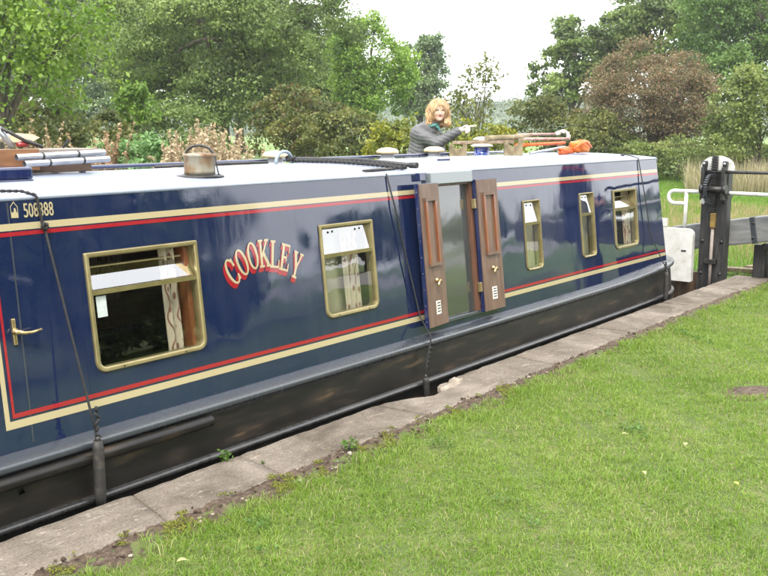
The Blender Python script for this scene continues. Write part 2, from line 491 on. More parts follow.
def M_stone():
    m, nt, bs = new_mat('coping stone')
    v = coords(nt, (1, 1, 1))
    f1 = noise(nt, v, 3.2, 10, 0.68, 0.5)
    c1 = ramp(nt, [(0.30, (0.090, 0.072, 0.052)), (0.44, (0.155, 0.127, 0.097)), (0.56, (0.205, 0.171, 0.135)), (0.72, (0.28, 0.242, 0.198))])
    nt.links.new(f1, c1.inputs['Fac'])
    def mix(a, b, fac, blend='MIX', k=1.0):
        q = nt.nodes.new('ShaderNodeMix'); q.data_type = 'RGBA'; q.blend_type = blend
        if fac is None: q.inputs['Factor'].default_value = k
        else: nt.links.new(fac, q.inputs['Factor'])
        for nm, val in (('A', a), ('B', b)):
            if isinstance(val, tuple): q.inputs[nm].default_value = (*val, 1)
            else: nt.links.new(val, q.inputs[nm])
        return q.outputs['Result']
    vs = coords(nt, (5, 24, 20))                     # pale scuffs where ropes and boots wear the edge
    f2 = noise(nt, vs, 1.5, 8, 0.75, 0.8)
    c2 = ramp(nt, [(0.56, (0, 0, 0)), (0.66, (0.8, 0.8, 0.8))]); nt.links.new(f2, c2.inputs['Fac'])
    col = mix(c1.outputs['Color'], (0.37, 0.325, 0.265), c2.outputs['Color'])
    f4 = noise(nt, v, 90, 4, 0.7)                    # grit
    c4 = ramp(nt, [(0.32, (0.30, 0.28, 0.26)), (0.50, (1, 1, 1)), (0.68, (1.25, 1.22, 1.18))]); nt.links.new(f4, c4.inputs['Fac'])
    col = mix(col, c4.outputs['Color'], None, 'MULTIPLY', 0.75)
    vo = nt.nodes.new('ShaderNodeTexVoronoi'); vo.inputs['Scale'].default_value = 17      # round lichens
    nt.links.new(v, vo.inputs['Vector'])
    c5 = ramp(nt, [(0.0, (0.6, 0.6, 0.6)), (0.14, (0.5, 0.5, 0.5)), (0.19, (0, 0, 0))]); nt.links.new(vo.outputs['Distance'], c5.inputs['Fac'])
    f6 = noise(nt, v, 4.5, 3); c6 = ramp(nt, [(0.52, (0, 0, 0)), (0.6, (1, 1, 1))]); nt.links.new(f6, c6.inputs['Fac'])
    lich = mix(c5.outputs['Color'], c6.outputs['Color'], None, 'MULTIPLY')
    col = mix(col, (0.34, 0.335, 0.29), lich)
    f7 = noise(nt, v, 1.4, 9, 0.7, 0.3)              # damp dark stains
    c7 = ramp(nt, [(0.38, (0.55, 0.53, 0.50)), (0.52, (1, 1, 1))]); nt.links.new(f7, c7.inputs['Fac'])
    col = mix(col, c7.outputs['Color'], None, 'MULTIPLY', 0.8)
    nt.links.new(col, bs.inputs['Base Color'])
    bs.inputs['Roughness'].default_value = 0.9
    vc = nt.nodes.new('ShaderNodeTexVoronoi'); vc.feature = 'DISTANCE_TO_EDGE'; vc.inputs['Scale'].default_value = 3.1
    wp = nt.nodes.new('ShaderNodeTexNoise'); wp.inputs['Scale'].default_value = 6; nt.links.new(v, wp.inputs['Vector'])
    ad = nt.nodes.new('ShaderNodeVectorMath'); ad.operation = 'MULTIPLY_ADD'; ad.inputs[1].default_value = (.35, .35, .35)
    nt.links.new(wp.outputs['Color'], ad.inputs[0]); nt.links.new(v, ad.inputs[2]); nt.links.new(ad.outputs[0], vc.inputs['Vector'])
    cc = ramp(nt, [(0.0, (0, 0, 0)), (0.012, (1, 1, 1))]); nt.links.new(vc.outputs['Distance'], cc.inputs['Fac'])
    f3 = noise(nt, v, 30, 10, 0.75)
    n1 = bump(nt, bs, f3, 0.8, 0.016)
    n1 = bump(nt, bs, f2, 0.45, 0.012, n1)
    n1 = bump(nt, bs, cc.outputs['Color'], 0.35, 0.006, n1)
    bump(nt, bs, f4, 0.4, 0.004, n1)
    return m
MAT['stone'] = M_stone()
MAT['stone_pale'] = M_simple('broken pale stone', [(0.3, (0.15, 0.12, 0.09)), (0.6, (0.27, 0.23, 0.18)), (0.8, (0.38, 0.34, 0.29))], 0.9, 14, bump_s=0.7, bump_scale=30, bump_d=0.012)
MAT['soil'] = M_simple('soil', [(0.30, (0.028, 0.018, 0.011)), (0.5, (0.070, 0.046, 0.029)), (0.7, (0.13, 0.095, 0.064))], 0.95, 30, bump_s=0.9, bump_scale=45, bump_d=0.02)
MAT['moss'] = M_leaf('moss', 0.9, 0.1)
MAT['lawn_base'] = M_simple('lawn thatch', [(0.28, (0.045, 0.062, 0.014)), (0.5, (0.075, 0.10, 0.022)), (0.7, (0.12, 0.12, 0.04))], 0.95, 7, bump_s=0.7, bump_scale=60, bump_d=0.02, detail=8)
MAT['meadow'] = M_simple('meadow', [(0.28, (0.07, 0.12, 0.022)), (0.5, (0.115, 0.19, 0.035)), (0.72, (0.18, 0.20, 0.07))], 0.95, 0.35, bump_s=0.7, bump_scale=9, bump_d=0.1, detail=10)
MAT['wallstone'] = M_simple('lock wall masonry', [(0.3, (0.03, 0.026, 0.02)), (0.7, (0.10, 0.085, 0.065))], 0.8, 8, bump_s=0.6)
MAT['hill'] = M_simple('far hillside', [(0.3, (0.09, 0.12, 0.07)), (0.7, (0.15, 0.18, 0.11))], 0.95, 0.05, bump_s=0.6, bump_scale=0.3, bump_d=2, detail=9)

def M_water():
    m, nt, bs = new_mat('canal water')
    bs.inputs['Base Color'].default_value = (0.012, 0.012, 0.007, 1)
    bs.inputs['Roughness'].default_value = 0.06
    v = coords(nt)
    bump(nt, bs, noise(nt, v, 5, 3), 0.2, 0.03)
    return m
MAT['water'] = M_water()

# ================================================================== SETTING
def vnoise(x, y, s=1.0, seed=0):
    """cheap smooth value noise from sines"""
    x = np.asarray(x) * s
    y = np.asarray(y) * s
    return (np.sin(x * 1.7 + seed * 1.3) * np.cos(y * 2.1 - seed) + 0.6 * np.sin(x * 3.9 - y * 2.7 + seed * 2.1)
            + 0.35 * np.sin(x * 8.3 + y * 7.1 + seed)) / 1.95

def grid_sheet(name, xs, ys, zf, mat, kind='structure', parent=None):
    X, Y = np.meshgrid(xs, ys, indexing='ij')
    Z = zf(X, Y)
    V = np.stack([X, Y, Z], -1).reshape(-1, 3)
    nx, ny = len(xs), len(ys)
    i = np.arange(nx - 1)[:, None] * ny + np.arange(ny - 1)[None]
    F = np.stack([i, i + ny, i + ny + 1, i + 1], -1).reshape(-1, 4)
    o = np_mesh(name, V, F, mat, smooth=True, parent=parent)
    if kind: o['kind'] = kind
    return o

YC, YF = 3.49, 5.76                     # lock edges, near and far
XEND = 10.72                            # the gate closes the chamber here
g = MB()
for (x0, x1, y0, y1) in [(-900, 900, -900, 3.30), (-900, 900, 5.95, 900), (XEND, 900, 3.30, 5.95), (-900, -60, 3.30, 5.95)]:
    g.add([(x0, y0, -.03), (x1, y0, -.03), (x1, y1, -.03), (x0, y1, -.03)], [(0, 1, 2, 3)])
go = g.build('ground', MAT['meadow'])
go['kind'] = 'structure'
gy = MB(); gy.add([(18, -46, -.022), (90, -46, -.022), (90, -17, -.022), (18, -17, -.022)], [(0, 1, 2, 3)])
gy.build('gravel_yard', M_simple('pale gravel', [(.3, (.26, .25, .23)), (.7, (.38, .37, .35))], .9, 1.2, bump_s=.5, bump_scale=30))['kind'] = 'structure'

grid_sheet('lawn', np.arange(-3, 17, .12), np.concatenate([np.arange(-9, 3.0, .12), [3.0, 3.06]]),
           lambda X, Y: 0.006 * vnoise(X, Y, 1.6) - 0.006 - 0.05 * np.exp(-(((X - 6.15) / .35) ** 2 + ((Y - 1.78) / .16) ** 2)), MAT['lawn_base'])
grid_sheet('soil_strip', np.arange(-3, 11, .018), np.linspace(2.86, 3.16, 20),
           lambda X, Y: 0.010 * vnoise(X, Y, 9, 3) + 0.007 * vnoise(X, Y, 31, 1) + .004 * vnoise(X, Y, 77, 5) - 0.004 - 0.035 * smoothstep(3.12, 3.16, Y) - .03 * (1 - smoothstep(2.86, 2.92, Y)), MAT['soil'])
grid_sheet('far_bank', np.arange(-12, 10.8, .4), np.concatenate([np.linspace(6.12, 9, 10), np.linspace(9.5, 16, 8)]),
           lambda X, Y: 0.23 * (1 - smoothstep(8.5, 15.5, Y)) * smoothstep(-12, -9, X) - .05 + .02 * vnoise(X, Y, .9), MAT['meadow'])
w = MB()
w.add([(-60, 3.40, -.34), (XEND - .02, 3.40, -.34), (XEND - .02, 5.9, -.34), (-60, 5.9, -.34)], [(0, 1, 2, 3)])
w.build('water', MAT['water'])['kind'] = 'structure'
lw = MB()
for (ya, yb) in ((YC + .012 - .2, YC + .012 - .03), (YF + .02, YF + .19)):
    lw.box(((XEND - 60) / 2, (ya + yb) / 2, -.84), (XEND + 60, abs(yb - ya), 1.18))
lw.build('lock_wall', MAT['wallstone'])
tag(bpy.data.objects['lock_wall'], 'dark masonry walls of the lock chamber below the coping', 'lock wall')

# ---- coping stones
cop = thing('coping', (4, 3.3, -.2), 'worn grey-brown stone coping along the near lock edge', 'coping')
del cop['category']; del cop['label']
cop['kind'] = 'structure'
def bite(x):
    """how far the broken stretch of the edge is eaten back"""
    pts = [(4.40, 0), (4.47, .02), (4.53, .045), (4.60, .055), (4.66, .11), (4.72, .145), (4.80, .155), (4.87, .135), (4.93, .15), (4.98, .09), (5.05, .045), (5.14, .035), (5.24, .012), (5.34, 0)]
    return np.interp(x, [p[0] for p in pts], [p[1] for p in pts])
joints = [-6.2, -4.4, -2.7, -1.1, .55, 2.50, 3.19, 4.38, 5.95, 7.3, 8.75, 9.95, 10.98]
skew = [0, .01, -.01, .02, 0, .05, .03, -.02, .02, -.02, .01, 0, 0]
def slab(x0, x1, s0, s1, yi, yo, seed, name='stone', zt=0.0, par=cop, broken=False):
    nx = max(4, int((x1 - x0) / .05)); ny = 9
    r_ = np.random.default_rng(seed)
    us = np.linspace(0, 1, nx); vsn = np.concatenate([[0, .035], np.linspace(.12, .88, ny - 4), [.965, 1]])
    U, W = np.meshgrid(us, vsn, indexing='ij')
    yin = yi + .012 * vnoise(us * (x1 - x0) + x0, 0 * us, 5, seed)
    yout = yo + .002 * vnoise(us * (x1 - x0), 0 * us, 7, seed) - .003 * np.abs(r_.normal(size=nx)) - (bite(us * (x1 - x0) + x0) + np.where(bite(us * (x1 - x0) + x0) > .01, r_.normal(size=nx) * .008, 0) if broken else 0)
    Y = yin[:, None] * (1 - W) + yout[:, None] * W
    X = (x0 + s0 * (W - .5) * 2 + .004) * (1 - U) + (x1 + s1 * (W - .5) * 2 - .004) * U
    Z = zt + .003 * vnoise(X, Y, 4.5, seed) + .002 * vnoise(X, Y, 19, seed)
    Z[:, -1] -= .010; Z[:, 0] -= .010; Z[0, :] -= .003; Z[-1, :] -= .003
    top = np.stack([X, Y, Z], -1).reshape(-1, 3)
    bot = top.copy(); bot[:, 2] = zt - .26
    n = len(vsn)
    i = np.arange(nx - 1)[:, None] * n + np.arange(n - 1)[None]
    F = [np.stack([i, i + n, i + n + 1, i + 1], -1).reshape(-1, 4)]
    ring = list(range(0, n)) + [k * n + n - 1 for k in range(1, nx)] + [(nx - 1) * n + k for k in range(n - 2, -1, -1)] + [k * n for k in range(nx - 2, 0, -1)]
    ring = np.array(ring)
    nxt = np.roll(ring, -1)
    off = len(top)
    F.append(np.stack([ring, nxt, nxt + off, ring + off], -1))
    return np_mesh(name, np.concatenate([top, bot]), np.concatenate(F), MAT['stone'], parent=par, smooth=False)
for k in range(len(joints) - 1):
    slab(joints[k], joints[k + 1], skew[k], skew[k + 1], 3.115 if joints[k] < 9.9 else 3.06, YC, k + 3, broken=(k == 7))
copf = thing('coping', (4, 5.9, -.2), '', '')
for k_ in ('label', 'category'):
    if k_ in copf: del copf[k_]
copf['kind'] = 'structure'
for k in range(len(joints) - 2):
    slab(joints[k], joints[k + 1], 0, 0, 6.14, YF, k + 40, par=copf)
# broken pieces lying in the eaten-out edge
for k, (x, y, z, s) in enumerate([(4.50, 3.43, -.045, .075), (4.60, 3.40, -.055, .06), (5.02, 3.40, -.03, .085), (5.13, 3.425, -.015, .06), (4.93, 3.35, -.03, .05)]):
    bm = bmesh.new()
    bmesh.ops.create_icosphere(bm, subdivisions=2, radius=1)
    for v in bm.verts:
        v.co = Vector((v.co.x * s * 1.3, v.co.y * s * .7, v.co.z * s * .55)) * (1 + random.uniform(-.22, .22))
    m = MB(); m.add([v.co + Vector((x, y, z)) for v in bm.verts], [tuple(q.index for q in f.verts) for f in bm.faces])
    bm.free()
    m.build('broken_stone', MAT['stone_pale'], cop)

# ================================================================== THE NARROWBOAT
boat = thing('narrowboat', (4.0, 4.62, -.34), 'navy blue narrowboat with cream and red lining, moored in the lock', 'narrowboat')
YB0, ZB0, TUM = 3.66, .29, .11          # foot of the cabin side and its inward lean
ZR = 1.352                              # top of the cabin side
YMID = 4.62
nT = Vector((0, -1, TUM)).normalized()  # outward normal of the near cabin side
XA, XB = -2.6, 9.31                     # ends of the cabin

def S(x, z, out=0.0):
    """a point on the near cabin side, 'out' metres proud of it"""
    return Vector((x, YB0 + (z - ZB0) * TUM, z)) + nT * out

def mir(p):
    return Vector((p[0], 2 * YMID - p[1], p[2]))

def sheer(x):
    return .055 * float(smoothstep(7.6, 9.6, x)) ** 1.3 + .03 * float(smoothstep(1.5, -6, x))

# ---- plan outline of the hull (closed loop, near side first)
HB = 1.065
loop = []
for t in np.linspace(0, 1, 16)[:-1]:                     # bow, near side
    loop.append((-6.4 + 3.2 * t, YMID - HB * math.sin(t * math.pi / 2) ** .8))
for x in np.arange(-3.2, 9.05, .35):
    loop.append((x, YMID - HB))
for a in np.linspace(-90, 90, 33):                       # round counter stern
    loop.append((9.05 + 1.02 * math.cos(R(a)), YMID + HB * math.sin(R(a))))
loop += [(x, 2 * YMID - y) for x, y in loop[::-1] if x < 9.04 and x > -6.39]
loop = np.array(loop)
nL = len(loop)
tan = np.roll(loop, -1, 0) - np.roll(loop, 1, 0)
tan /= np.linalg.norm(tan, axis=1)[:, None]
inn = np.stack([-tan[:, 1], tan[:, 0]], 1)
SH = np.array([sheer(x) for x in loop[:, 0]])

def sweep(prof, name, mat, sel=None, zsheer=True):
    """carry a section (inset, z) round the hull outline"""
    idx = np.arange(nL) if sel is None else np.array(sel)
    V = []
    for ins, z in prof:
        p = loop[idx] + inn[idx] * ins
        V.append(np.concatenate([p, (z + (SH[idx] if zsheer else 0) * (1 if z > .1 else max(0, .35)))[:, None]], 1))
    V = np.concatenate(V)
    n = len(idx)
    F = []
    for r_ in range(len(prof) - 1):
        for j in range(n if sel is None else n - 1):
            a, b = r_ * n + j, r_ * n + (j + 1) % n
            F.append((a, b, b + n, a + n))
    return np_mesh(name, V, np.array(F), mat, parent=boat, smooth=True)

hull = sweep([(.036, .215), (.020, .10), (.012, .02), (.012, -.12), (.03, -.3), (.06, -.62)], 'hull', MAT['hull'])
sweep([(.16, .2865), (.105, .2865), (.012, .276), (.004, .272), (0, .264), (0, .250), (.004, .242), (.012, .238), (.028, .236), (.040, .200)], 'gunwale', MAT['gunwale'])
sweep([(.012, .020), (-.004, .018), (-.013, .012), (-.016, .002), (-.013, -.008), (-.004, -.014), (.012, -.016)], 'lower_rubbing_strake', MAT['strake'])
near = [i for i in range(nL // 2) if -3.3 < loop[i, 0] < 3.4 and loop[i, 1] < YMID]
sweep([(.02, .228), (-.012, .226), (-.026, .214), (-.030, .200), (-.026, .186), (-.012, .174), (.03, .170)], 'upper_rubbing_strake', MAT['hull'], sel=near)
dh = MB(); dh.add([(2.045, 3.5735, .128), (2.075, 3.5735, .130), (2.062, 3.5715, .158)], [(0, 1, 2)]); dh.build('drain_hole', MAT['void'], hull)  # flat triangle, not cut through; the dark inside is painted black
dk = MB()                                                 # stern deck and bow deck
st = [i for i in range(nL) if loop[i, 0] > 9.0]
dk.add([(*(loop[i] + inn[i] * .15), .284 + SH[i]) for i in st], [tuple(range(len(st)))])
dk.build('stern_deck', MAT['gunwale'], boat)
dk = MB()
bw = [i for i in range(nL) if loop[i, 0] < -2.4]
bw = [i for i in bw if loop[i, 1] > YMID][:] + [i for i in bw if loop[i, 1] <= YMID]
dk.add([(*(loop[i] + inn[i] * .15), .284 + SH[i]) for i in bw], [tuple(range(len(bw)))])
dk.build('bow_deck', MAT['gunwale'], boat)

# ---- windows: x0, x1, z0, z1 of the frame's outside, hopper open?
WIN = [(2.535, 3.205, .535, 1.095, True), (4.135, 4.635, .538, 1.096, False), (6.505, 6.77, .548, 1.098, False),
       (7.47, 7.735, .546, 1.106, False), (8.135, 8.645, .553, 1.100, True), (-.3, .4, .535, 1.095, False)]
DOOR = (5.285, 5.775, .345, 1.283)
holes = [(a + .014, b - .014, c + .014, d - .014) for a, b, c, d, e in WIN] + [DOOR]

def wall(name, mat, pfun, hs, flip=False, x1f=None):
    xs = sorted(set([XA, XB] + [round(v, 4) for h in hs for v in h[:2]] + [round(v, 3) for v in np.arange(XA + .4, XB - .2, .4)]))
    zs = sorted(set([ZB0 - .012, ZR] + [round(v, 4) for h in hs for v in h[2:]]))
    m = MB()
    def P(x, z):
        if x == XB: x = XB - .115 * (z - ZB0) / 1.06      # raked end
        return pfun(x, z)
    vid = {}
    for x in xs:
        for z in zs:
            vid[x, z] = len(m.v); m.v.append(tuple(P(x, z)))
    for i in range(len(xs) - 1):
        for j in range(len(zs) - 1):
            cx, cz = (xs[i] + xs[i + 1]) / 2, (zs[j] + zs[j + 1]) / 2
            if any(h[0] < cx < h[1] and h[2] < cz < h[3] for h in hs): continue
            q = (vid[xs[i], zs[j]], vid[xs[i + 1], zs[j]], vid[xs[i + 1], zs[j + 1]], vid[xs[i], zs[j + 1]])
            m.f.append(q[::-1] if flip else q); m.sm.append(False)
    return m.build(name, mat, boat)
side = wall('cabin_side', MAT['navy'], lambda x, z: S(x, z), holes)
FWIN = [(3.52, 3.98, .535, 1.095), (1.0, 1.5, .535, 1.095), (6.505, 6.77, .548, 1.098), (7.47, 7.735, .546, 1.106), (8.135, 8.645, .553, 1.100)]
fhol = [(a + .014, b - .014, c + .014, d - .014) for a, b, c, d in FWIN]
wall('cabin_side', MAT['navy'], lambda x, z: mir(S(x, z)), fhol, True)
wall('interior_lining', MAT['lining'], lambda x, z: S(x, z, -.045), holes, True)
wall('interior_lining', MAT['lining'], lambda x, z: mir(S(x, z, -.045)), fhol)
fl = MB(); fl.box(((XA + XB) / 2, YMID, -.2), (XB - XA - .1, 1.7, .03)); fl.build('cabin_floor', MAT['floor'], boat)
# cabin ends with softened corners
for xe, sgn in ((XB, 1), (XA, -1)):
    m = MB(); vs = []
    for z in (ZB0 - .012, ZR + .03):
        dx = -.115 * (z - ZB0) / 1.06 * (1 if sgn > 0 else 0)
        y0 = S(0, z).y
        for (o_, yy) in ((0, y0), (.022 * sgn, y0 + .012), (.03 * sgn, y0 + .035), (.03 * sgn, 2 * YMID - y0 - .035), (.022 * sgn, 2 * YMID - y0 - .012), (0, 2 * YMID - y0)):
            vs.append((xe + dx + o_, yy, z))
    m.add(vs, [(k, k + 1, k + 7, k + 6) for k in range(5)], True)
    m.build('cabin_end', MAT['navy'], boat)
# bulkheads inside
for xb in (1.55, 5.9, 7.95):
    m = MB(); m.box((xb, YMID, .6), (.03, 1.66, 1.45)); m.build('bulkhead', MAT['lining'], boat)

# ---- roof
rp = []
yE = S(0, ZR).y
cam_h = .034
for (y, z) in [(yE, ZR), (yE - .004, ZR + .006), (yE - .003, ZR + .013), (yE + .004, ZR + .0185), (yE + .015, ZR + .021)]:
    rp.append((y, z))
for t in np.linspace(.03, .5, 10)[1:]:
    y = yE + (2 * (YMID - yE)) * t
    rp.append((y, ZR + .021 + cam_h * (1 - (1 - t / .5) ** 2)))
rp = rp + [(2 * YMID - y, z) for y, z in rp[::-1][1:]]
xs = list(np.arange(XA - .02, XB - .10, .3)) + [XB - .115, XB - .10, XB - .092]
V = []; F = []
for i, x in enumerate(xs):
    for (y, z) in rp:
        dz = 0
        if i == len(xs) - 2: dz = -.004
        if i == len(xs) - 1: dz = -.02
        V.append((x, y, z + dz))
n = len(rp)
for i in range(len(xs) - 1):
    for j in range(n - 1):
        F.append((i * n + j, (i + 1) * n + j, (i + 1) * n + j + 1, i * n + j + 1))
roof = np_mesh('roof', V, F, MAT['roof'], parent=boat, smooth=True)
def roofz(y):
    t = (y - yE) / (2 * (YMID - yE)); t = min(t, 1 - t)
    return ZR + .021 + cam_h * (1 - (1 - t / .5) ** 2)
m = MB()
for (xa, xb) in ((XA + .4, 9.0),):
    m.tube([(x, 2 * YMID - yE - .07, roofz(2 * YMID - yE - .07) + .028) for x in np.linspace(xa, xb, 12)], .013, 8)
    for x in np.arange(xa + .1, xb, .95):
        m.tube([(x, 2 * YMID - yE - .07, roofz(2 * YMID - yE - .07) - .005), (x, 2 * YMID - yE - .07, roofz(2 * YMID - yE - .07) + .028)], .010, 6)
m.build('handrail', MAT['navy_plain'], roof)

# ---- painted lines
def stripe(x0, x1, z0, z1, mat, out=.0016, cuts=()):
    m = MB(); segs = []; a = x0
    for c0, c1 in cuts:
        segs.append((a, c0)); a = c1
    segs.append((a, x1))
    for a, b in segs:
        n = max(2, int((b - a) / .5) + 1)
        xs = np.linspace(a, b, n)
        m.add([S(x, z, out) for x in xs for z in (z0, z1)], [(2 * i, 2 * i + 2, 2 * i + 3, 2 * i + 1) for i in range(n - 1)])
    return m.build('lining_stripe', mat, side)
dc = [(DOOR[0] - .012, DOOR[1] + .012)]
xe1 = XB - .115 * (1.24 - ZB0) / 1.06 - .012
xe0 = XB - .115 * (.4 - ZB0) / 1.06 - .012
stripe(XA + .1, xe1, 1.2255, 1.2555, MAT['cream'], cuts=dc)
stripe(XA + .1, xe1, 1.2015, 1.2195, MAT['red'], cuts=dc)
stripe(2.062, xe0, .386, .420, MAT['cream'], cuts=dc)
stripe(2.098, xe0, .430, .450, MAT['red'], cuts=dc)
m = MB(); m.add([S(2.062, .420, .0016), S(2.084, .420, .0016), S(2.084, 1.196, .0016), S(2.062, 1.196, .0016)], [(0, 1, 2, 3)]); m.build('lining_stripe', MAT['cream'], side)
m = MB(); m.add([S(2.098, .450, .0016), S(2.110, .450, .0016), S(2.110, 1.196, .0016), S(2.098, 1.196, .0016)], [(0, 1, 2, 3)]); m.build('lining_stripe', MAT['red'], side)
stripe(XA + .1, 2.02, .386, .420, MAT['cream'])
stripe(XA + .1, 2.0, .430, .450, MAT['red'])
# hatch seams and the plate weld
def seam(x0, z0, x1, z1, w_=.005, mat=None):
    m = MB()
    m.box((S(x0, z0) + S(x1, z1)) / 2, (w_, .003, (S(x0, z0) - S(x1, z1)).length), Matrix.Rotation(-math.atan(TUM), 3, 'X') @ Matrix.Rotation(math.atan((x1 - x0) / (z1 - z0)), 3, 'Y'))
    m.build('plate_seam', mat or MAT['navy'], side)
seam(2.195, 1.345, 2.18, .31, .007, MAT['gunwale'])
seam(3.185, 1.345, 3.19, 1.10)
seam(2.50, 1.345, 2.49, .31, .003)
seam(8.72, 1.345, 8.76, .31, .003)
# brass door handle
hd = MB()
c = S(2.152, .797, .006)
hd.box(c, (.018, .008, .115), Matrix.Rotation(-math.atan(TUM), 3, 'X'), .004)
hd.lathe([(.016, 0), (.014, .012), (.009, .02), (.009, .034)], S(2.152, .80, .008), 14, M=Matrix.Rotation(R(90), 3, 'X'))
hd.tube([S(2.152, .80, .04), S(2.175, .789, .046), S(2.21, .787, .046), S(2.258, .793, .044)], [.008, .0085, .007, .006], 8)
hd.build('door_handle', MAT['bronze'], side)

# ---- windows
def rr(x0, x1, z0, z1, rt, rb, n=7):
    """outline, clockwise from top-left; rt / rb corner radii"""
    pts = []
    for (cx, cz, r_, a0) in ((x0 + rt, z1 - rt, rt, 180), (x1 - rt, z1 - rt, rt, 90), (x1 - rb, z0 + rb, rb, 0), (x0 + rb, z0 + rb, rb, -90)):
        for k in range(n):
            a = R(a0 - 90 * k / (n - 1))
            pts.append((cx + r_ * math.cos(a), cz + r_ * math.sin(a)))
    return pts

def make_window(x0, x1, z0, z1, opened, P, far=False):
    w = x1 - x0
    rb = .052 if w > .4 else .045
    fw_ = .024 if w > .4 else .016
    loops = [(rr(x0, x1, z0, z1, .008, rb), .001), (rr(x0 + .002, x1 - .002, z0 + .002, z1 - .002, .008, rb), .010), (rr(x0 + .006, x1 - .006, z0 + .006, z1 - .006, .007, rb - .004), .013),
             (rr(x0 + fw_ - .006, x1 - fw_ + .006, z0 + fw_ - .006, z1 - fw_ + .006, .006, rb - fw_ + .008), .012), (rr(x0 + fw_, x1 - fw_, z0 + fw_, z1 - fw_, .006, rb - fw_ + .004), .008),
             (rr(x0 + fw_, x1 - fw_, z0 + fw_, z1 - fw_, .006, rb - fw_ + .004), -.05)]
    m = MB(); n = len(loops[0][0])
    vs = [P(x, z, o_) for lp, o_ in loops for x, z in lp]
    fs = [(k * n + j, k * n + (j + 1) % n, (k + 1) * n + (j + 1) % n, (k + 1) * n + j) for k in range(len(loops) - 1) for j in range(n)]
    m.add(vs, fs)
    fr = m.build('window', MAT['brass'], boat)
    zt = z0 + (z1 - z0) * .665
    m = MB()
    xi0, xi1 = x0 + fw_, x1 - fw_
    th = .011
    m.add([P(xi0, zt - th, .006), P(xi1, zt - th, .006), P(xi1, zt + th, .010), P(xi0, zt + th, .010), P(xi0, zt - th, -.02), P(xi1, zt - th, -.02), P(xi1, zt + th, -.02), P(xi0, zt + th, -.02)],
          [(0, 1, 2, 3), (3, 2, 6, 7), (4, 5, 1, 0)])
    m.build('transom', MAT['brass'], fr)
    m = MB()
    lo = rr(xi0, xi1, z0 + fw_, zt - th, .002, rb - fw_ + .004)
    m.add([P(x, z, -.006) for x, z in lo], [tuple(range(len(lo)))])
    m.build('pane', MAT['glass'], fr)
    # hopper: hinged along its foot on the transom
    zh0, zh1 = zt + th, z1 - fw_
    if opened:
        ang = R(36)
        L = (zh1 - zh0) * .80
        def H(x, s_, o_=0):
            b = P(x, zh0, -.012)
            return Vector((b[0], b[1] + s_ * L * math.sin(ang) * (-1 if far else 1), b[2] + s_ * L * math.cos(ang)))
        m = MB(); m.add([H(xi0 + .01, .03), H(xi1 - .01, .03), H(xi1 - .01, .93), H(xi0 + .01, .93)], [(0, 1, 2, 3)]); m.build('hopper_pane', MAT['hopper_glass'], fr)
        m = MB()
        m.tube([H(xi0 + .01, 0), H(xi0 + .01, 1), H(xi1 - .01, 1), H(xi1 - .01, 0)], .007, 6)
        m.build('hopper_frame', MAT['brass'], fr)
        for xx in (xi0 + .003, xi1 - .003):           # draught cheeks
            m = MB(); m.add([P(xx, zh0, -.012), H(xx, 1), P(xx, zh1, -.012)], [(0, 1, 2)]); m.build('hopper_cheek', MAT['brass'], fr)
    else:
        m = MB(); m.add([P(xi0, zh0, -.004), P(xi1, zh0, -.004), P(xi1, zh1, -.024), P(xi0, zh1, -.024)], [(0, 1, 2, 3)]); m.build('hopper_pane', MAT['hopper_glass'], fr)
        if not far:
            for xx in (xi0 + .22 * (xi1 - xi0), xi0 + .78 * (xi1 - xi0)):
                m = MB(); m.lathe([(.007, 0), (.007, .006), (.003, .009)], P(xx, zh1 - .022, -.006), 8, M=Matrix.Rotation(R(90), 3, 'X')); m.build('catch', MAT['iron'], fr)
    if not far:                                       # fixing screws in the frame foot
        for xx in (x0 + .22 * w, x1 - .22 * w):
            m = MB(); m.lathe([(.0042, 0), (.0042, .003)], P(xx, z0 + fw_ * .5, .012), 8, M=Matrix.Rotation(R(90), 3, 'X')); m.build('screw', MAT['iron'], fr)
    return fr
for q in WIN:
    make_window(*q, P=S)
for q in FWIN:
    make_window(*q, False, P=lambda x, z, o_=0: mir(S(x, z, o_)), far=True)

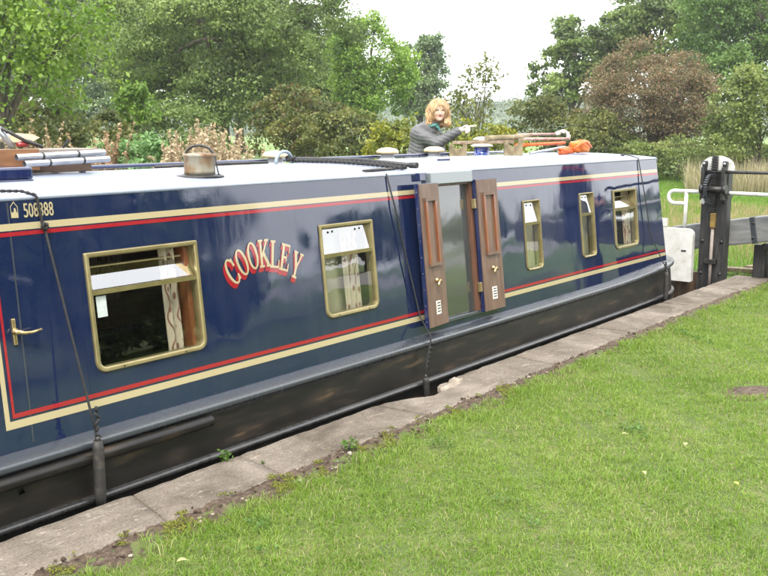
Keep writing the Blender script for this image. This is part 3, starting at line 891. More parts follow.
# ---- curtains with a printed trailing leaf
def M_curtain():
    m, nt, bs = new_mat('leaf print curtain')
    v = coords(nt, (1, 1, 1))
    wv = nt.nodes.new('ShaderNodeTexWave')
    wv.wave_type = 'BANDS'; wv.bands_direction = 'X'
    wv.inputs['Scale'].default_value = 5.0
    wv.inputs['Distortion'].default_value = 5.0
    wv.inputs['Detail'].default_value = 0.6
    wv.inputs['Detail Scale'].default_value = 1.3
    nt.links.new(v, wv.inputs['Vector'])
    c1 = ramp(nt, [(0.0, (1, 1, 1)), (0.022, (1, 1, 1)), (0.04, (0, 0, 0))])
    nt.links.new(wv.outputs['Fac'], c1.inputs['Fac'])
    vv = coords(nt, (34, 34, 15))
    rot = nt.nodes.new('ShaderNodeVectorRotate'); rot.rotation_type = 'Y_AXIS'; rot.inputs['Angle'].default_value = .6
    nt.links.new(vv, rot.inputs['Vector'])
    vo = nt.nodes.new('ShaderNodeTexVoronoi'); vo.inputs['Scale'].default_value = 1.0
    nt.links.new(rot.outputs['Vector'], vo.inputs['Vector'])
    c2 = ramp(nt, [(0.0, (1, 1, 1)), (0.27, (1, 1, 1)), (0.31, (0, 0, 0))])
    nt.links.new(vo.outputs['Distance'], c2.inputs['Fac'])
    mx = nt.nodes.new('ShaderNodeMix'); mx.data_type = 'RGBA'; mx.blend_type = 'LIGHTEN'; mx.inputs['Factor'].default_value = 1
    nt.links.new(c1.outputs['Color'], mx.inputs['A']); nt.links.new(c2.outputs['Color'], mx.inputs['B'])
    m2 = nt.nodes.new('ShaderNodeMix'); m2.data_type = 'RGBA'
    nt.links.new(mx.outputs['Result'], m2.inputs['Factor'])
    m2.inputs['A'].default_value = (0.36, 0.295, 0.215, 1)
    m2.inputs['B'].default_value = (0.16, 0.07, 0.045, 1)
    nt.links.new(m2.outputs['Result'], bs.inputs['Base Color'])
    bs.inputs['Roughness'].default_value = 0.9
    return m
MAT['curtain'] = M_curtain()
MAT['blind'] = M_simple('net blind', [(0.3, (0.20, 0.175, 0.10)), (0.7, (0.30, 0.27, 0.17))], 0.9, 6, sc=(1, 1, .5))
MAT['card'] = M_simple('paper notice', [(0.3, (0.6, 0.6, 0.6)), (0.7, (0.72, 0.72, 0.7))], 0.7, 30)
def curtain(x0, x1, z0, z1, depth, P, mat='curtain', folds=3, gather=0.0, name='curtain'):
    nx, nz = 22, 8
    V = []
    for i in range(nx):
        u = i / (nx - 1)
        for j in range(nz):
            t = j / (nz - 1)
            xx = x0 + (x1 - x0) * u
            xx = xx + gather * (t - .5) * (u - .5)
            V.append(P(xx, z0 + (z1 - z0) * t, -depth - .012 * math.sin(u * folds * 2 * math.pi + .6 * t)))
    F = [(i * nz + j, (i + 1) * nz + j, (i + 1) * nz + j + 1, i * nz + j + 1) for i in range(nx - 1) for j in range(nz - 1)]
    return np_mesh(name, [tuple(p) for p in V], F, MAT[mat], parent=boat, smooth=True)
PF = lambda x, z, o_=0: mir(S(x, z, o_))
curtain(3.02, 3.12, .50, 1.12, .075, S, folds=2)
curtain(2.42, 2.54, .50, 1.12, .075, S, folds=2)
curtain(4.45, 4.60, .50, 1.12, .11, S, folds=3)
curtain(4.10, 4.66, .50, 1.12, .16, S, 'blind', 3, name='net_blind')
curtain(6.45, 6.80, .50, 1.12, .085, S, 'blind', 4, name='net_blind')
curtain(7.40, 7.80, .50, 1.12, .085, S, 'blind', 4, name='net_blind')
curtain(8.12, 8.34, .50, 1.12, .075, S, 'blind', 3)
curtain(8.50, 8.66, .50, 1.12, .080, S, 'curtain', 2)
curtain(3.72, 3.99, .50, 1.12, .075, PF, folds=3)
for q in FWIN[1:]:
    curtain(q[0] - .03, q[1] + .03, .50, 1.12, .075, PF, 'blind', 4, name='net_blind')
m = MB(); m.add([S(2.585, .79, -.012), S(2.64, .79, -.012), S(2.64, .888, -.012), S(2.585, .888, -.012)], [(0, 1, 2, 3)]); m.build('paper_notice', MAT['card'], boat)
m = MB()                                               # wooden window lining seen at the right of the big window
m.box((S(3.165, .815, -.085)), (.03, .09, .6), Matrix.Rotation(-math.atan(TUM), 3, 'X'), .004)
m.build('window_lining', MAT['moulding'], boat)

# ---- side doors: two leaves folded back on the cabin side, perspex in the opening
m = MB()
x0, x1, z0, z1 = DOOR
for (xa, xb, za, zb) in ((x0 - .012, x0 + .022, z0, z1), (x1 - .022, x1 + .012, z0, z1), (x0 + .022, x1 - .022, z1 - .02, z1 + .012)):
    c = (S(xa, za, -.05) + S(xb, zb, -.05)) / 2
    m.box(c, (xb - xa, .13, zb - za), Matrix.Rotation(-math.atan(TUM), 3, 'X'), .004)
jamb = m.build('door_frame', MAT['jamb'], boat)
m = MB()
m.box((S(x0, z0, -.04) + S(x1, z0, -.04)) / 2 + Vector((0, 0, -.004)), (x1 - x0 + .02, .12, .022), Matrix.Rotation(-math.atan(TUM), 3, 'X'), .004)
m.build('sill', MAT['gunwale'], jamb)
m = MB(); m.add([S(x0 + .02, z0 + .01, -.014), S(x1 - .02, z0 + .01, -.014), S(x1 - .02, z1 - .02, -.014), S(x0 + .02, z1 - .02, -.014)], [(0, 1, 2, 3)])
m.build('perspex_pane', MAT['door_glass'], jamb)
curtain(x0 - .1, x1 + .1, .25, 1.3, .35, S, 'blind', 5, name='door_curtain')
# header over the opening, a little proud; its grey paints in reflected sky
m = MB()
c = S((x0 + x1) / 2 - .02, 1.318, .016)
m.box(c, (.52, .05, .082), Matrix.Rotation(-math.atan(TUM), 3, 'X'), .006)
m.build('door_header', M_paint('header sky reflection grey', (0.13, 0.15, 0.155), rough=0.2, dirt=.4), boat)
m = MB(); m.box(S(x0 - .115, 1.335, .012), (.07, .045, .055), Matrix.Rotation(-math.atan(TUM), 3, 'X'), .005); m.build('header_bracket', MAT['navy_plain'], boat)

def door_leaf(xh, xo, ang):
    """xh hinge x, xo free edge x; ang = degrees the leaf stands off the cabin side"""
    w = abs(xo - xh); sg = 1 if xo > xh else -1
    zb, zt = .335, 1.29
    def D(u, z, o_):       # u 0..w from hinge, o_ out from the leaf's back
        a = R(ang)
        base = S(xh + sg * u * math.cos(a), z, .022 + u * math.sin(a))
        return base + Vector((-sg * math.sin(a), 0, 0)) * o_ * 1.0 + nT * o_ * math.cos(a)
    def slab_(u0, u1, za, zb_, o0, o1, b=0.0):
        q = [D(u, z, o_) for o_ in (o0, o1) for (u, z) in ((u0, za), (u1, za), (u1, zb_), (u0, zb_))]
        fs = [(0, 1, 2, 3), (7, 6, 5, 4), (0, 4, 5, 1), (1, 5, 6, 2), (2, 6, 7, 3), (3, 7, 4, 0)]
        return q, fs
    m = MB(); m.add(*slab_(0, w, zb, zt, 0, .030)); lf = m.build('side_door', MAT['navy_plain'], boat)
    m = MB(); m.add(*slab_(.004, w - .004, zb + .004, zt - .004, .030, .038)); m.build('inner_panel', MAT['doorwood'], lf)
    pu0, pu1, pz0, pz1 = w * .24, w * .80, .745, 1.185
    for (a, b, c_, d) in ((pu0, pu0 + .024, pz0, pz1), (pu1 - .024, pu1, pz0, pz1)):
        m = MB(); m.add(*slab_(a, b, c_, d, .038, .052)); m.build('moulding', MAT['moulding'], lf)
    for (c_, d) in ((pz0 - .004, pz0 + .016), (pz1 - .012, pz1 + .010)):
        m = MB(); m.add(*slab_(pu0 - .004, pu1 + .004, c_, d, .0385, .057)); m.build('moulding', MAT['doorwood'], lf)
    m = MB()                                   # turn button
    c = D(w * .5, .645, .045)
    m.lathe([(.016, 0), (.015, .006), (.008, .01), (.007, .022)], D(w * .5, .645, .038), 12, M=Matrix.Rotation(R(90), 3, 'X'))
    m.tube([D(w * .5, .645, .062), D(w * .5 - sg * .022, .620, .066), D(w * .5 - sg * .028, .604, .066)], [.009, .008, .006], 8)
    m.tube([D(w * .5, .648, .062), D(w * .5 + sg * .020, .625, .066)], [.009, .007], 8)
    m.build('turn_button', MAT['bronze'], lf)
    m = MB(); m.add(*slab_(w * .5 - .030, w * .5 + .030, .415, .505, .038, .041)); vt = m.build('vent', MAT['cap_white'], lf)
    return lf, D, w
lf1, D1, w1_ = door_leaf(DOOR[0] + .02, 5.035, 7)
lf2, D2, w2_ = door_leaf(DOOR[1] + .005, 6.05, 1.5)
for lf, D, w in ((lf1, D1, w1_), (lf2, D2, w2_)):
    for k in range(4):                          # louvre slots of the vents
        z = .430 + k * .019
        q = [D(u, zz, .0425) for (u, zz) in ((w * .5 - .022, z), (w * .5 + .022, z), (w * .5 + .022, z + .008), (w * .5 - .022, z + .008))]
        m = MB(); m.add(q, [(0, 1, 2, 3)]); m.build('louvre', MAT['iron'], lf)
for z in (.52, 1.12):                           # hinges of the right leaf
    m = MB(); m.box(S(DOOR[1] - .004, z, .034), (.03, .03, .07), Matrix.Rotation(-math.atan(TUM), 3, 'X'), .004); m.build('hinge', MAT['bronze'], lf2)
for k in range(9):                              # screw heads along the left leaf's edge
    z = .38 + k * .107
    m = MB(); c = D1(w1_, z, .015) + Vector((-.0012, 0, 0)); m.box(c, (.003, .007, .007)); m.build('screw', MAT['steel'], lf1)

# ---- lettering COOKLEY: cream slab-serif letters with a red drop shade
def ring(rx, rz, tx, tz, a0=0, a1=360, n=28, cx=.5, cz=.5):
    out = []
    A = np.linspace(R(a0), R(a1), n)
    for k in range(n - 1):
        p = []
        for a, (qx, qz) in ((A[k], (rx, rz)), (A[k + 1], (rx, rz)), (A[k + 1], (rx - tx, rz - tz)), (A[k], (rx - tx, rz - tz))):
            p.append((cx + qx * math.cos(a), cz + qz * math.sin(a)))
        out.append(p)
    return out
def bar(x0, z0, x1, z1): return [(x0, z0), (x1, z0), (x1, z1), (x0, z1)]
def stroke(a, b, w0):
    d = np.array(b, float) - a; nn = np.array([-d[1], d[0]]) / np.hypot(*d) * w0 / 2
    return [tuple(np.array(a) - nn), tuple(np.array(b) - nn), tuple(np.array(b) + nn), tuple(np.array(a) + nn)]
GL = {
    'C': ring(.48, .5, .20, .07, 42, 318) + [bar(.74, .62, .90, .92), bar(.74, .08, .88, .30)],
    'O': ring(.48, .5, .20, .07),
    'K': [bar(.12, .0, .32, 1), bar(.0, 0, .46, .075), bar(.0, .925, .46, 1), stroke((.30, .40), (.82, .95), .12), stroke((.42, .52), (.88, .04), .19), bar(.60, .925, 1.0, 1), bar(.64, 0, 1.04, .075)],
    'L': [bar(.12, 0, .34, 1), bar(0, .925, .48, 1), bar(.0, 0, .90, .08), bar(.80, .08, .90, .30)],
    'E': [bar(.12, 0, .34, 1), bar(0, .92, .86, 1), bar(.0, 0, .90, .08), bar(.34, .46, .64, .54), bar(.56, .36, .64, .64), bar(.78, .70, .86, .92), bar(.80, .08, .90, .30)],
    'Y': [bar(.40, 0, .60, .48), bar(.26, 0, .74, .075), stroke((.48, .44), (.16, .96), .20), stroke((.52, .44), (.84, .96), .12), bar(0, .925, .40, 1), bar(.62, .925, 1.0, 1)],
}
cent = [(3.428, .906), (3.502, .947), (3.586, .974), (3.672, .979), (3.759, .965), (3.835, .939), (3.919, .887)]
rots = [30, 22, 10, 0, -9, -17, -25]
for k, ch in enumerate('COOKLEY'):
    h = .152; wd = .080
    cx, cz = cent[k]; a = R(rots[k])
    def T(p, dx=0, dz=0, out=.003):
        lx, lz = (p[0] - .48) * wd, (p[1] - .5) * h
        return S(cx + lx * math.cos(a) - lz * math.sin(a) + dx, cz + lx * math.sin(a) + lz * math.cos(a) + dz, out)
    m = MB()
    for j, p in enumerate(GL[ch]):
        m.add([T(q, out=.0044 + .00003 * j) for q in p], [tuple(range(len(p)))])
    lt = m.build('letter', MAT['cream'], side)
    m = MB()
    for s_ in range(5):
        for j, p in enumerate(GL[ch]):
            f_ = (s_ + 1) / 5
            m.add([T(q, -.013 * f_, -.024 * f_, .0034 - .0003 * s_ + .00001 * j) for q in p], [tuple(range(len(p)))])
    m.build('letter_shade', MAT['red'], lt)

# ---- registration number and emblem
def text_mesh(ch):
    cu = bpy.data.curves.new('t', 'FONT'); cu.body = ch; cu.resolution_u = 4
    ob = bpy.data.objects.new('t', cu); COL.objects.link(ob)
    dg = bpy.context.evaluated_depsgraph_get(); dg.update()
    me = ob.evaluated_get(dg).to_mesh()
    v = [tuple(q.co) for q in me.vertices]; f = [tuple(p.vertices) for p in me.polygons]
    ob.evaluated_get(dg).to_mesh_clear(); bpy.data.objects.remove(ob); bpy.data.curves.remove(cu)
    return v, f
for k, ch in enumerate('508388'):
    v, f = text_mesh(ch)
    va = np.array(v); va[:, :2] -= va[:, :2].min(0); va[:, :2] /= va[:, :2].max(0)
    x0_ = 2.266 + k * .0247
    for o_ in (0,):
        m = MB()
        m.add([S(x0_ + p[0] * .0205, 1.2765 + .0 * k + p[1] * .061, .0022) for p in va], f)
        m.add([S(x0_ + .0016 + p[0] * .0205, 1.2765 + p[1] * .061, .0025) for p in va], f)
    m.build('digit', MAT['cream'], side)
m = MB()
pent = [(2.206, 1.278), (2.240, 1.277), (2.241, 1.325), (2.224, 1.350), (2.206, 1.328)]
cxp = np.mean(pent, 0)
for k in range(1, 5):
    a, b = np.array(pent[k]), np.array(pent[(k + 1) % 5])
    ai, bi = cxp + (a - cxp) * .84, cxp + (b - cxp) * .84
    m.add([S(*q, .0022) for q in (a, b, bi, ai)], [(0, 1, 2, 3)])
blob = [(2.207, 1.279), (2.239, 1.278), (2.238, 1.300), (2.232, 1.304), (2.231, 1.316), (2.226, 1.322), (2.221, 1.318), (2.222, 1.308), (2.216, 1.302), (2.211, 1.305), (2.208, 1.294)]
m.add([S(*q, .0024) for q in blob], [tuple(range(len(blob)))[::-1]])
m.build('emblem', MAT['cream'], side)

# ---- roof furniture that is part of the boat
def mushroom(x, y):
    z = roofz(y)
    m = MB(); m.lathe([(.075, 0), (.072, .012), (.058, .016), (.056, .075)], (x, y, z - .003), 24); b = m.build('mushroom_vent', MAT['vent_base'], boat)
    m = MB(); m.lathe([(.060, .052), (.098, .050), (.104, .058), (.100, .072), (.082, .088), (.05, .099), (0, .103)], (x, y, z), 28); m.build('vent_cap', MAT['mushroom'], b)
mushroom(5.36, 5.30); mushroom(6.76, 5.28); mushroom(7.54, 5.32)
z = roofz(4.11)
m = MB(); m.lathe([(.135, 0), (.13, .008), (.11, .010), (.092, .016), (.0, .016)], (3.56, 4.11, z - .003), 26); cl = m.build('chimney_collar', MAT['iron'], boat)
m = MB(); m.lathe([(.086, .012), (.087, .03), (.086, .106), (.090, .110), (.092, .118), (.088, .124), (.03, .130), (0, .131)], (3.56, 4.11, z), 32); ch = m.build('chimney', MAT['rust'], boat)
m = MB()
q0 = Vector((3.56, 4.11, z + .112)); dr = Vector((.62, -.785, 0))
m.tube([q0 + dr * .078 * math.cos(a) + Vector((0, 0, .058 * math.sin(a))) for a in np.linspace(0, math.pi, 15)], .0075, 8)
m.build('handle', MAT['iron'], ch)
m = MB()
m.tube([q0 + dr * .09 + Vector((0, 0, 0)), q0 + dr * .094 + Vector((0, 0, -.05)), q0 + dr * .105 + Vector((.0, 0, -.10)), q0 + dr * .13 + Vector((0, 0, -.113)), q0 + dr * .08 + Vector((-.12, -.06, -.111))], .004, 5)
m.build('chain', MAT['iron'], ch)
z = roofz(5.13)
m = MB(); m.lathe([(.085, 0), (.083, .01), (.075, .012), (.074, .075), (.077, .08), (.05, .082)], (8.09, 5.13, z - .003), 26); cp = m.build('blue_chimney', MAT['blue_enamel'], boat)
m = MB(); m.lathe([(.03, .075), (.03, .15), (.105, .085), (.112, .088), (.108, .096), (.045, .122), (.035, .124), (.034, .150), (.086, .150), (.092, .155), (.084, .164), (.03, .180), (0, .182)][2:], (8.09, 5.13, z), 28); m.build('double_cap', MAT['cap_white'], cp)
m = MB(); m.box((1.94, 4.66, 1.438), (1.46, .66, .062), None, .012); ht = m.build('sliding_hatch', MAT['navy_plain'], boat)
m = MB()
for yy in (4.31, 5.01): m.box((1.62, yy, 1.400), (2.06, .03, .02), None, .004)
m.build('hatch_runner', MAT['navy'], ht)
m = MB(); m.box((8.93, 4.02, roofz(4.02) + .008), (.11, .03, .018), Matrix.Rotation(.5, 3, 'Z'), .004); m.build('roof_cleat', MAT['iron'], boat)
m = MB(); m.box((6.3, 4.35, roofz(4.35) + .008), (.16, .02, .016), None, .004); m.build('roof_cleat', MAT['navy_plain'], boat)

# ================================================================== THINGS ON AND ALONG THE BOAT
def single(mb, name, mat, label, cat, at, group=None):
    return tag(mb.build(name, mat, None, at), label, cat, group)

def sag(a, b, n=10, drop=.0, jit=0.0):
    a, b = Vector(a), Vector(b)
    out = []
    for i in range(n):
        t = i / (n - 1)
        p = a.lerp(b, t); p.z -= drop * 4 * t * (1 - t)
        out.append(p + Vector((random.uniform(-jit, jit), random.uniform(-jit, jit), random.uniform(-jit, jit) * .5)))
    return out

def twisted(mb, pts, r, turns=28.0):
    """two-strand laid rope"""
    pts = [Vector(p) for p in pts]
    L = [0]
    for a, b in zip(pts, pts[1:]): L.append(L[-1] + (b - a).length)
    N = max(12, int(L[-1] / (r * 1.6)))
    def at(s):
        for k in range(len(pts) - 1):
            if s <= L[k + 1] or k == len(pts) - 2:
                t = (s - L[k]) / max(1e-6, L[k + 1] - L[k]); return pts[k].lerp(pts[k + 1], t), (pts[k + 1] - pts[k]).normalized()
    for ph in (0, math.pi):
        q = []
        for i in range(N + 1):
            p, t = at(L[-1] * i / N)
            u = t.cross(Vector((0.01, .02, 1))).normalized() if abs(t.z) < .95 else t.cross(Vector((1, 0, 0))).normalized()
            w_ = t.cross(u)
            a = ph + L[-1] * i / N / (r * 7) * 2 * math.pi
            q.append(p + (u * math.cos(a) + w_ * math.sin(a)) * r * .5)
        mb.tube(q, r * .62, 6)

rz = roofz
# ropes and fenders
m = MB(); twisted(m, [(1.2, 3.98, rz(3.98) + .010), (1.75, 3.95, rz(3.95) + .012), (2.16, 3.88, rz(3.88) + .012), (2.29, 3.82, rz(3.82) + .012), S(2.330, ZR + .018, .012), S(2.346, 1.23, .010)], .0075)
m.tube(sag(S(2.350, 1.235, .012), (2.402, 3.515, .30), 9, 0), .0055, 6)
for k in range(6): m.tube([S(2.348, 1.232, .014) + Vector((.016 * math.cos(k), 0, .016 * math.sin(k))), S(2.348, 1.232, .02) + Vector((.016 * math.cos(k + 2.2), -.008, .016 * math.sin(k + 2.2)))], .006, 6)
for k in range(5): m.tube([(2.402 + .014 * math.cos(k * 1.9), 3.512, .30 + .03 * k), (2.402 - .014 * math.cos(k * 1.9), 3.508, .325 + .03 * k)], .007, 6)
single(m, 'mooring_rope', MAT['black_rope'], 'black rope over the roof edge crossing the painted number down to a fender', 'rope', (2.3, 3.8, 1.38))
def fender(x, y, z0, z1, r, label, lean=0):
    m = MB(); n = 9
    pts = [(x + lean * (1 - i / (n - 1)), y, z0 + (z1 - z0) * i / (n - 1)) for i in range(n)]
    m.tube(pts, [r * .8] + [r] * (n - 2) + [r * .75], 14)
    f_ = single(m, 'fender', MAT['rubber'], label, 'fender', (x, y, z0), 'fenders hanging from the boat')
    m = MB(); m.tube([(x, y, z1 - .01), (x, y, z1 + .02)], r * .45, 8); m.build('eye', MAT['iron'], f_)
fender(2.402, 3.512, -.012, .288, .0255, 'thick rubber tube fender under the painted number, nearest the camera')
fender(4.915, 3.520, -.10, .05, .021, 'short dark fender at the broken edge of the coping', .02)
fender(8.955, 3.517, -.03, .27, .023, 'dark tube fender near the rounded end of the hull')
m = MB(); m.tube([S(4.82, ZR + .02, .005), S(4.86, 1.15, .022), S(4.93, .8, .030), S(5.02, .42, .03), Vector((5.0, 3.537, .30)), Vector((4.985, 3.538, .25)), Vector((4.93, 3.524, .14)), Vector((4.915, 3.520, .045))], .0055, 6)
for k in range(7): m.tube([(4.99 - .009 * k, 3.536, .27 - .030 * k), (5.005 - .012 * k, 3.527, .255 - .030 * k)], .008, 6)
single(m, 'mooring_rope', MAT['black_rope'], 'thin black line hanging in front of the side doors to a short fender', 'rope', (4.83, 3.75, 1.38))
m = MB(); m.tube([(8.93, 4.02, rz(4.02) + .016), (8.80, 3.86, rz(3.86) + .012), S(8.745, ZR + .022, .006), S(8.80, 1.0, .028), S(8.87, .62, .03), Vector((8.945, 3.545, .345)), Vector((8.955, 3.519, .28))], .0055, 6)
for k in range(4): m.tube([(8.945, 3.532, .31 + .018 * k), (8.962, 3.528, .30 + .018 * k)], .008, 6)
single(m, 'mooring_rope', MAT['black_rope'], 'thin black line beside the last window down to the far fender', 'rope', (8.74, 3.78, 1.38))
# rope bundle and poles across the roof
m = MB(); twisted(m, [(5.17, 4.93, rz(4.93) + .018), (5.16, 4.55, rz(4.55) + .018), (5.13, 4.15, rz(4.15) + .018), (5.11, 3.86, rz(3.86) + .016)], .013)
twisted(m, [(5.20, 4.95, rz(4.95) + .018), (5.24, 4.5, rz(4.5) + .018), (5.20, 4.1, rz(4.1) + .018), (5.16, 3.87, rz(3.87) + .016)], .013)
for k in range(9):
    a = k * .7; m.tube([(5.17 + .035 * math.cos(a), 4.95 + .03 * math.sin(a), rz(4.95) + .02 + .006 * (k % 4)), (5.17 + .035 * math.cos(a + 1), 4.95 + .03 * math.sin(a + 1), rz(4.95) + .028 + .006 * (k % 4))], .013, 6)
single(m, 'rope_bundle', MAT['black_rope'], 'thick black laid rope stretched across the roof to its near edge', 'rope', (5.15, 4.4, 1.4))
m = MB(); m.tube([(5.30, 5.0, rz(5.0) + .03), (5.27, 4.4, rz(4.4) + .03), (5.235, 3.84, rz(3.84) + .03)], .016, 10)
m.lathe([(.021, -.03), (.021, .03)], (5.237, 3.865, rz(3.865) + .03), 12, M=Matrix.Rotation(R(90), 3, 'X'))
single(m, 'boat_pole', MAT['iron'], 'dark pole lying beside the black rope across the roof', 'pole', (5.27, 4.4, 1.4))
m = MB(); pr = [(-.19, -.045), (-.1, -.055), (.13, -.03), (.17, .0), (.12, .035), (-.02, .045)]
ns = len(pr)
fx, fy = 4.93, 3.93
m.add([(fx + a * 1.15, fy + b, rz(fy) + h) for h in (.001, .012) for a, b in pr], [tuple(range(ns))[::-1], tuple(range(ns, 2 * ns))] + [(k, (k + 1) % ns, ns + (k + 1) % ns, ns + k) for k in range(ns)])
single(m, 'rubber_mat', MAT['rubber'], 'flat black pointed rubber mat on the near edge of the roof', 'mat', (fx, fy, 1.38))
m = MB(); m.tube([(4.15, 5.25, rz(5.25) + .012), (4.6, 5.2, rz(5.2) + .013), (5.12, 5.14, rz(5.14) + .013)], .010, 8)
single(m, 'boat_pole', MAT['iron'], 'long dark pole on the far side of the roof behind the rusty chimney', 'pole', (4.4, 5.2, 1.4))
m = MB(); m.tube([(5.08 + .105 * math.cos(a), 4.93 + .02 * math.cos(a), rz(4.93) + .012 + .075 * math.sin(a)) for a in np.linspace(-.15, math.pi + .15, 17)], .0125, 10)
single(m, 'hose_hoop', MAT['hose'], 'grey-blue hose bent into an upright hoop beside the nearest mushroom vent', 'hose', (5.08, 4.93, 1.4))

# rack of boards and tubes near the sliding hatch
rk = thing('roof_rack', (3.1, 4.8, rz(4.8)), 'dark brown wooden rack with a grey top board on the roof', 'roof rack')
m = MB(); m.box((3.02, 4.755, 1.452), (.56, .02, .072), None, .003); m.build('side_board', MAT['brownbox'], rk)
m = MB(); m.box((3.02, 5.06, 1.452), (.56, .02, .072), None, .003); m.build('side_board', MAT['brownbox'], rk)
m = MB(); m.box((3.05, 4.90, 1.535), (.66, .28, .016), None, .003); m.build('top_board', MAT['greyboard'], rk)
for x in (2.78, 3.25):
    for y in (4.765, 5.04):
        m = MB(); m.box((x, y, 1.435), (.028, .028, .19), None, .003); m.build('leg', MAT['navy_plain'] if y < 4.9 else MAT['brownbox'], rk)
m = MB(); m.box((3.02, 4.88, 1.49), (.5, .25, .012)); m.build('shelf', MAT['brownbox'], rk)
for k, (a, b, lab) in enumerate([((2.78, 4.66, 1.506), (3.33, 4.66, 1.522), 'upper of the two galvanised tubes along the brown roof rack'), ((2.80, 4.62, 1.472), (3.33, 4.62, 1.486), 'lower of the two galvanised tubes along the brown roof rack')]):
    m = MB(); a, b = Vector(a), Vector(b)
    m.tube([a, a.lerp(b, .02), a.lerp(b, .3), a.lerp(b, .7), b], [.0165, .0175, .0175, .0175, .0175], 16, caps=False)
    m.tube([b, a], .0145, 16, caps=False)
    t_ = single(m, 'steel_tube', MAT['steel'], lab, 'tube', a, 'galvanised tubes on the roof')
    for q in (.28, .68):
        m = MB(); c = a.lerp(b, q); m.tube([c - Vector((.006, 0, 0)), c + Vector((.006, 0, 0))], .0195, 14); m.build('clip', MAT['iron'], t_)
m = MB(); m.box((2.55, 4.73, 1.490), (.80, .03, .115), None, .003)
single(m, 'plywood_offcut', MAT['plywood'], 'orange-brown plywood board standing on edge behind the navy hatch', 'board', (2.55, 4.73, 1.43))
ch = thing('folded_chair', (2.92, 5.0, 1.543), 'folded camp chair with black frame and cream canvas lying on the roof rack', 'chair')
m = MB(); m.tube([(2.86, 4.93, 1.66), (2.99, 4.91, 1.59), (3.09, 4.90, 1.553)], .010, 8); m.tube([(2.99, 4.91, 1.59), (3.03, 4.92, 1.585), (3.06, 4.90, 1.556)], .009, 8); m.tube([(2.80, 4.95, 1.65), (2.80, 4.93, 1.555)], .012, 8); m.build('frame', MAT['iron'], ch)
m = MB(); m.tube([(2.86, 4.96, 1.66), (2.89, 4.95, 1.61), (2.93, 4.94, 1.556)], .018, 8); m.build('leg', MAT['steel'], ch)
m = MB()
for k, (u, v_) in enumerate([(0, 0)]):
    prof = [(-.11, .0), (-.06, .022), (0, .030), (.07, .026), (.12, .006), (.07, -.016), (0, -.022), (-.07, -.016)]
    n = len(prof)
    for yy in (4.97, 5.09): m.v += [(3.0 + a, yy, 1.600 + b) for a, b in prof]
    m.f += [tuple(range(n)), tuple(range(n, 2 * n))[::-1]] + [(i, n + i, n + (i + 1) % n, (i + 1) % n) for i in range(n)]; m.sm += [False] * (n + 2)
m.build('canvas_seat', MAT['canvas'], ch)
m = MB(); m.tube([(2.95, 4.93, 1.568), (2.985, 4.93, 1.572), (3.02, 4.93, 1.566)], [.012, .02, .012], 10); m.build('strap_roll', MAT['red'], ch)
m = MB(); m.tube([(3.24, 4.93, 1.546), (3.275, 4.92, 1.592)], [.006, .008], 8)
single(m, 'peg', MAT['black_rope'], 'small black tent peg sticking up from the rack top board', 'peg', (3.24, 4.93, 1.545))

# wooden pole stands, planks, poles and orange bag near the far end of the roof
def stand(x, y, label, hh=.15):
    z = rz(y) - .004
    prof = [(-.085, 0), (.085, 0), (.085, hh), (.05, hh), (.045, hh * .70), (.015, hh * .58), (-.02, hh * .58), (-.05, hh * .72), (-.055, hh * .96), (-.085, hh * .9)]
    n = len(prof); m = MB()
    d = Vector((.62, -.785, 0)); e = Vector((.785, .62, 0))
    for s_ in (-.03, .03): m.v += [tuple(Vector((x, y, z)) + d * a + e * s_ + Vector((0, 0, b + random.uniform(-.003, .003)))) for a, b in prof]
    m.f += [tuple(range(n)), tuple(range(n, 2 * n))[::-1]] + [(i, n + i, n + (i + 1) % n, (i + 1) % n) for i in range(n)]; m.sm += [False] * (n + 2)
    single(m, 'pole_stand', MAT['log'], label, 'pole stand', (x, y, z), 'wooden pole stands on the roof')
stand(7.80, 4.60, 'notched wooden pole stand just right of the blue chimney', .155)
stand(7.92, 5.30, 'wooden pole stand half hidden behind the blue chimney', .13)
stand(8.96, 4.66, 'small wooden pole stand behind the orange bag', .12)
m = MB(); m.box((7.86, 4.96, 1.525), (.70, .11, .028), Matrix.Rotation(-.28, 3, 'Z'), .004)
single(m, 'plank', MAT['old_wood'], 'weathered plank resting on the stands behind the blue chimney cap', 'plank', (7.86, 4.96, 1.51))
m = MB(); m.tube([(7.52, 4.72, 1.566), (7.9, 4.70, 1.572), (8.24, 4.68, 1.570)], [.026, .028, .026], 10)
single(m, 'log', MAT['log'], 'peeling brown log laid on the notched stand', 'log', (7.8, 4.7, 1.55))
for k, (a, b, r_, mt, lab) in enumerate([((8.06, 4.72, 1.596), (8.98, 4.74, 1.600), .013, 'red_wood', 'faded pink pole, topmost on the stands by the orange bag'),
                                       ((8.02, 4.62, 1.556), (8.92, 4.60, 1.552), .014, 'red_wood', 'faded pink pole lying just under the topmost pole'),
                                       ((7.95, 4.66, 1.498), (8.74, 4.56, 1.512), .017, 'orange_red', 'orange-red boathook shaft running into the orange bag')]):
    m = MB(); m.tube([a, Vector(a).lerp(Vector(b), .5), b], r_, 10); single(m, 'pole', MAT[mt], lab, 'pole', a, 'poles on the roof')
m = MB(); m.tube([(7.94, 4.5, 1.425), (8.2, 4.46, 1.45), (8.5, 4.43, 1.475)], [.012, .014, .012], 8)
single(m, 'aluminium_tube', MAT['steel'], 'thin silver tube lying on the roof beside the orange strap', 'tube', (8.2, 4.46, 1.42))
m = MB(); twisted(m, [(8.86, 4.72, 1.60), (8.93, 4.70, 1.625), (8.99, 4.68, 1.622), (9.02, 4.66, 1.59), (8.99, 4.65, 1.56)], .02)
single(m, 'white_rope', MAT['cap_white'], 'loop of off-white rope hung on the pole ends', 'rope', (8.9, 4.7, 1.6))
